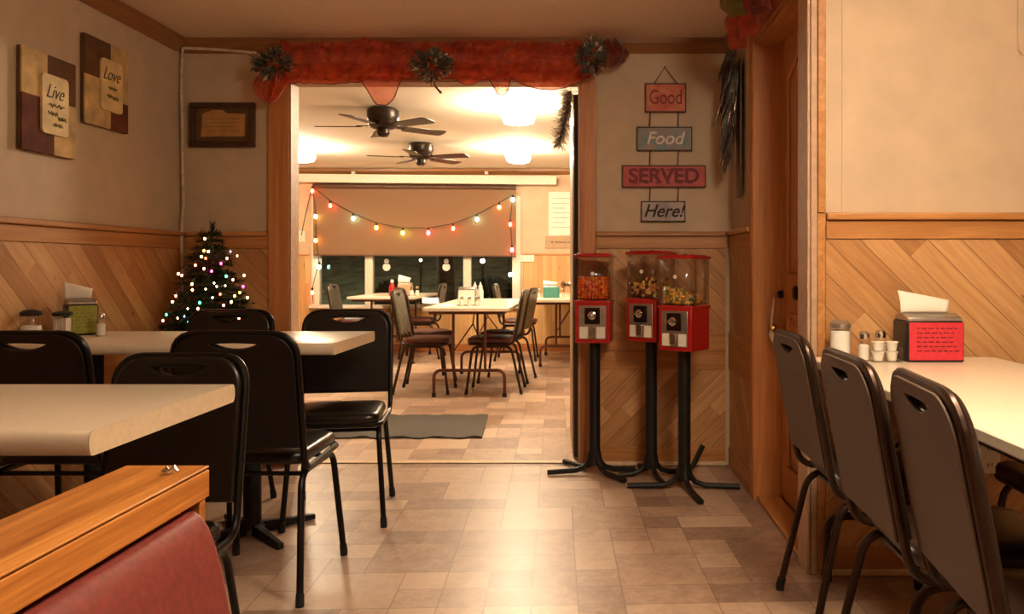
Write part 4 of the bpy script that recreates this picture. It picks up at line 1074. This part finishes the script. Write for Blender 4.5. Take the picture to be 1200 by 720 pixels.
def napkin_box(x, y, z, rz, label, w, d_, h, card, body='black', nap=None, lines=True):
    t = thing('napkin_dispenser', label, 'napkin dispenser', (x, y, z), rz)
    MB().span((-w / 2, -d_ / 2, .0006), (w / 2, d_ / 2, h * .90)).build('body', body, t, bevel=.006)
    prof = [(-d_ / 2 + .004, h * .902), (d_ / 2 - .004, h * .902), (d_ / 2 - .01, h * 1.0), (.02, h * 1.07), (-.02, h * 1.07), (-d_ / 2 + .01, h * 1.0)]
    MB().prism(prof, w - .008, lambda u, v, w_: Vector((-w / 2 + .004 + w_, u, v))).build('cover', 'dull_chrome', t, bevel=.004)
    cd = MB().span((-w / 2 + .006, -d_ / 2 - .004, .008), (w / 2 - .006, -d_ / 2 - .0006, h * .88)).build('advert_card', card, t)
    if lines:
        ln = MB(); rnd = random.Random(int(w * 1000))
        for k in range(6):
            z_ = h * (.74 - .10 * k); x_ = -w / 2 + .03
            while x_ < w / 2 - .035:
                l_ = rnd.uniform(.008, .02); ln.span((x_, -d_ / 2 - .0052, z_), (x_ + l_, -d_ / 2 - .0044, z_ + .004)); x_ += l_ + .006
        ln.build('small_print', 'red_ink' if card == 'red_card' else 'plaque_ink', cd)
    if nap:
        n = tag(napkin_sheet(w * .82, nap[0], h * 1.073, (x, y, z), rz), nap[1], 'napkin')
    return t
def napkin_sheet(w, hh, z0, loc, rz):
    mb = MB(); K, L = 14, 8; vs = []
    for i in range(L + 1):
        for j in range(K + 1):
            u, v = j / K, i / L
            vs.append((-w * .62 + w * (u * (1.0 + .12 * v)) , -.012 + .03 * v * v - .012 * math.sin(u * PI) * v, z0 + .001 + hh * v * (1 - .45 * u * v) ))
    fs = [(i * (K + 1) + j, i * (K + 1) + j + 1, (i + 1) * (K + 1) + j + 1, (i + 1) * (K + 1) + j) for i in range(L) for j in range(K)]
    o = mb.add(vs, fs).build('paper_napkin', 'paper', loc=loc, rot=(0, 0, rz), smooth=3)
    so = o.modifiers.new('thick', 'SOLIDIFY'); so.thickness = .0015; so.offset = 1
    return o
# side table
zt = .78
napkin_box(1.152, 2.755, zt, 0, 'napkin dispenser with a red advert card on the side table', .19, .13, .15, 'red_card', 'black', (.075, 'white napkin rising from the red-card dispenser'))
jar(.868, 2.80, zt, 'tall glass sugar jar on the side table nearest the oak door', .135, .036)
shaker(.930, 2.74, zt, 'salt shaker between the sugar jar and the cream cups on the side table', .10, .021)
shaker(1.004, 2.79, zt, 'salt shaker standing behind the rack of creamer cups', .10, .021)
pot = thing('creamer_rack', 'clear rack for creamer cups beside the red-card dispenser', 'rack', (.995, 2.712, zt))
MB().span((-.055, -.030, .0006), (.045, .030, .004)).build('tray', 'clear_plastic', pot)
MB().span((-.055, .027, .005), (.045, .030, .075)).build('rack_back', 'clear_plastic', pot)
for sx in (-.055, .042): MB().span((sx, -.030, .005), (sx + .003, .0265, .05)).build('rack_side', 'clear_plastic', pot)
k = 0
for lab, dx, dz in (('lower creamer cup on the sugar jar side of the clear rack', -.028, 0), ('lower creamer cup on the dispenser side of the clear rack', .018, 0),
                    ('upper creamer cup on the sugar jar side of the clear rack', -.028, .033), ('upper creamer cup on the dispenser side of the clear rack', .018, .033)):
    c = thing('creamer_cup', lab, 'creamer', (.995 + dx, 2.712 - .002, zt + .0045 + dz), 0, 'creamer cups in the clear rack')
    MB().lathe([(.014, .0), (.019, .027)], n=16).build('cup', 'white', c); MB().lathe([(.021, .0275), (.021, .030)], n=16).build('foil_lid', 'paper', c)
tag(MB().prism(rrect(-.03, 0, .03, .085, .028, 6), .003, lambda u, v, w: Vector((u + .985, 2.845 + w, v + zt + .0005))).build('menu_card_holder', 'clear_plastic'), 'round-topped clear plastic card holder at the back of the side table', 'card holder')
# tree-side table
zt = .81
p = at(96, 392, 3.40)
napkin_box(-2.15, 3.43, zt, math.radians(42), 'napkin dispenser with a yellow-green card on the tree-side table', .115, .10, .142, 'green_card', 'black', (.07, 'white napkin rising from the green-card dispenser'))
shaker(-2.022, 3.36, zt, 'white salt shaker beside the green-card dispenser', .095, .019)
jar(-2.195, 3.19, zt, 'glass sugar jar half full, farthest from the green-card dispenser', .12, .038, 'black', .45)
MB()
caddy = thing('condiment_caddy', 'dark glass jar of packets next to the green-card dispenser', 'caddy', (-2.10, 3.235, zt))
MB().lathe([(.032, .0006), (.034, .05), (.034, .085)], n=20).build('jar_body', 'clear_plastic', caddy)
pk = MB(); rnd = random.Random(4)
for k_ in range(8): pk.box((-.021 + .006 * k_, rnd.uniform(-.002, .002), .045), (.0035, .032, .075))
pk.build('sugar_packets', 'paper', caddy); MB().lathe([(.035, .0905), (.035, .105), (.015, .112)], n=20).build('lid', 'black', caddy)
# folding table in the far room
zt = .76
p = at(547, 356, 6.98)
napkin_box(p.x, 7.02, zt, 0, 'clear napkin box on the far folding table', .15, .11, .15, 'paper', 'dull_chrome', None, False)
for (px, yy), lab in zip(((556.5, 7.14), (563, 7.11)), ('white squeeze bottle next to the clear napkin box', 'white squeeze bottle at the outer end of the folding table group')):
    p = at(px, 340, yy); b = thing('squeeze_bottle', lab, 'bottle', (p.x, yy, zt), 0, 'squeeze bottles on the folding table')
    MB().lathe([(.026, .0006), (.027, .12), (.018, .145)], n=16).build('bottle_body', 'white', b); MB().lathe([(.018, .1455), (.018, .165), (.008, .18), (.004, .20)], n=14).build('cap', 'white', b)
for px, yy, lab in ((541, 6.86, 'small shaker before the clear napkin box'), (550, 6.84, 'second small shaker before the clear napkin box'), (560, 6.90, 'small shaker in front of the squeeze bottles')):
    p = at(px, 350, yy); shaker(p.x, yy, zt, lab, .085, .02)
def sheet(px0, px1, y0, y1, lab, rz, curl):
    a, b = at(px0, 0, y0).x, at(px1, 0, y1).x; w_, l_ = abs(b - a), y1 - y0; mb = MB(); K = 10; vs = []
    for i in range(K + 1):
        for j in range(K + 1):
            u, v = j / K - .5, i / K - .5; vs.append((u * w_, v * l_, .002 + curl * max(0, v + .1) ** 2 + curl * .4 * max(0, -u) ** 2))
    fs = [(i * (K + 1) + j, i * (K + 1) + j + 1, (i + 1) * (K + 1) + j + 1, (i + 1) * (K + 1) + j) for i in range(K) for j in range(K)]
    o = mb.add(vs, fs).build('paper_sheet', 'paper', loc=((a + b) / 2, (y0 + y1) / 2, zt), rot=(0, 0, rz), smooth=3)
    so = o.modifiers.new('thick', 'SOLIDIFY'); so.thickness = .001; so.offset = 1
    tag(o, lab, 'paper')
sheet(488, 520, 7.25, 7.75, 'curled white paper at the window end of the folding table sheets', .2, .10)
sheet(506, 538, 6.72, 7.05, 'flat white paper beside the clear napkin box', -.15, .03)
# ketchup table
p = at(459.5, 343, 9.3); b = thing('ketchup_bottle', 'red ketchup bottle on the far window table', 'bottle', (p.x, 9.3, zt))
M['ketchup'] = plain('ketchup_red', (160, 30, 22), 0.3)
MB().lathe([(.035, .0006), (.037, .09), (.020, .135), (.016, .15)], n=16).build('bottle_body', 'ketchup', b); MB().lathe([(.018, .1505), (.018, .18), (.01, .185)], n=14).build('cap', 'white', b)
napkin_box(at(475, 0, 9.35).x, 9.35, zt, 0, 'tan napkin box with white napkins next to the ketchup bottle', .16, .10, .14, 'tan_plate', 'tan_plate', (.09, 'white napkins standing out of the tan box'), False)
for px, lab in ((483, 'white shaker nearest the tan napkin box'), (489.5, 'white tall shaker at the end by the tan napkin box')):
    shaker(at(px, 0, 9.3).x, 9.28, zt, lab, .11, .024)
# teal-box table
napkin_box(at(646, 0, 8.7).x, 8.72, zt, 0, 'teal napkin box on the far table by the boarded wall', .17, .11, .125, 'teal_card', 'teal_card', (.05, 'cream napkins standing in the teal box'), False)
for px, yy, lab in ((625, 8.62, 'white shaker farthest from the teal box'), (632, 8.66, 'white shaker between its twin and the teal box'), (659.5, 8.66, 'white shaker on the dark door side of the teal box')):
    shaker(at(px, 0, yy).x, yy, zt, lab, .10, .022)

# floor mat with a wavy hem
mb = MB(); K = 60; vs = []; x0, x1, my0, my1 = -2.0, -.74, 5.16, 5.95
for i in range(K + 1):
    u = i / K; x = x0 + (x1 - x0) * u; wv = .012 * math.sin(u * 34) + .008 * math.sin(u * 61)
    for y, z in ((my0 + wv, .003), (my0 + wv, .010 + .008 * max(0, math.sin(u * 34))), (my0 + .1, .011), (my1 - .1, .011), (my1 + wv, .010), (my1 + wv, .003)): vs.append((x - .06 * (1 - (y - my0) / .8) * -1 * u, y, z))
fs = [(i * 6 + j, (i + 1) * 6 + j, (i + 1) * 6 + (j + 1) % 6, i * 6 + (j + 1) % 6) for i in range(K) for j in range(6)] + [tuple(range(6)), tuple(range(K * 6, K * 6 + 6))]
tag(mb.add(vs, fs).build('floor_mat', 'mat'), 'charcoal floor mat with a wavy hem just beyond the doorway', 'mat')

# ---------------------------------------------------------------- outside
S(MB().span((-30, YF + .13, -.30), (26, 60, .30)), 'ground', 'night_grass')
struct(MB().prism([(19, .301), (34, .301), (34, 2.28), (24, 1.72)], 50, lambda u, v, w: Vector((-32 + w, u, v))).build('ground_bank', 'night_grass'))
t = thing('tree', 'tree trunk standing on the dark lawn beyond the window', 'tree', (at(521, 0, 14.5).x, 14.5, .30))
MB().tube([(0, 0, 0.0), (.02, 0, .3), (0, .02, 1.5), (.05, 0, 3.2)], [.24, .17, .15, .12], 14).build('trunk', 'bark', t)
for a, L in ((.5, 1.2), (2.4, 1.3), (4.2, 1.1)):
    MB().tube([(.03, 0, 2.4), (.5 * math.cos(a) * L, .5 * math.sin(a) * L, 3.0), (math.cos(a) * L, math.sin(a) * L, 3.9)], [.07, .05, .02], 8).build('branch', 'bark', t)
rnd = random.Random(9)
for px, yy, r, lab in ((462, 16, .42, 'dark rounded bush on the lawn beside the tree trunk'), (578, 19, .45, 'dark rounded bush on the lawn behind the window corner bulbs')):
    mb = MB(); c = at(px, 0, yy); b = thing('bush', lab, 'bush', (c.x, yy, .30))
    for _ in range(900):
        a, e = rnd.uniform(0, 2 * PI), rnd.uniform(0, 1.5); p = Vector((math.cos(a) * math.cos(e), math.sin(a) * math.cos(e), math.sin(e))) * r * rnd.uniform(.75, 1.0)
        mb.leaf(p, p + Vector((rnd.uniform(-.5, .5), rnd.uniform(-.5, .5), rnd.uniform(-.3, .6))), .16, .04)
    mb.build('foliage', 'bush', b, smooth=3); MB().tube([(0, 0, 0), (0, 0, r * .7)], [.05, .02], 8).build('stem', 'bark', b)
M['yard_lamp'] = emit('lit_yard_lamp', (255, 232, 190), 40.0)
for px, py, yy, r, lab in ((565.5, 306, 15.0, .042, 'lit lamp on a post outside, bigger glow'), (493, 305, 17.0, .028, 'lit lamp on a post outside, fainter, beyond the bush')):
    c = at(px, py, yy); q = thing('lamp_post', lab, 'lamp post', (c.x, yy, .30)); h = c.z - .30
    MB().tube([(0, 0, 0), (0, 0, h - r)], .025, 10).build('post', 'iron', q); MB().ball((0, 0, h), r, 16, 10).build('lamp_globe', 'yard_lamp', q)
    MB().lathe([(r * 1.2, h + r * .9), (r * .4, h + r * 1.5)], n=16).build('cap', 'iron', q)
def light(name, kind, loc, energy, col, size):
    L = bpy.data.lights.new(name, kind); L.energy = energy; L.color = col; L.shadow_soft_size = size
    o = bpy.data.objects.new(name, L); C.objects.link(o); o.location = loc; return o
light('lawn_fill_light', 'POINT', (-5.5, 16.0, 3.6), 420, (1.0, .90, .70), .08)  # bare point light added to brighten the lawn, no fixture there

# ---------------------------------------------------------------- world, camera, view
W = bpy.data.worlds.new('night'); bpy.context.scene.world = W; W.use_nodes = True
W.node_tree.nodes['Background'].inputs[0].default_value = (.010, .012, .018, 1); W.node_tree.nodes['Background'].inputs[1].default_value = 0.25
cam = bpy.data.cameras.new('camera'); co = bpy.data.objects.new('camera', cam); C.objects.link(co)
co.location = (0, 0, CAM); co.rotation_euler = (PI / 2, 0, 0)
cam.sensor_fit = 'HORIZONTAL'; cam.sensor_width = 36; cam.lens = 36 * FOC / 1200
cam.shift_x = (600 - VX) / 1200; cam.shift_y = (VY - 360) / 1200; cam.clip_start = .02
sc = bpy.context.scene; sc.camera = co
sc.view_settings.view_transform = 'Standard'; sc.view_settings.look = 'None'; sc.view_settings.gamma = 1.0
sc.view_settings.use_curve_mapping = False; sc.view_settings.exposure = 1.12
sc.cycles.max_bounces = 8; sc.cycles.transparent_max_bounces = 16; sc.cycles.caustics_reflective = False; sc.cycles.caustics_refractive = False
sc.cycles.use_denoising = True
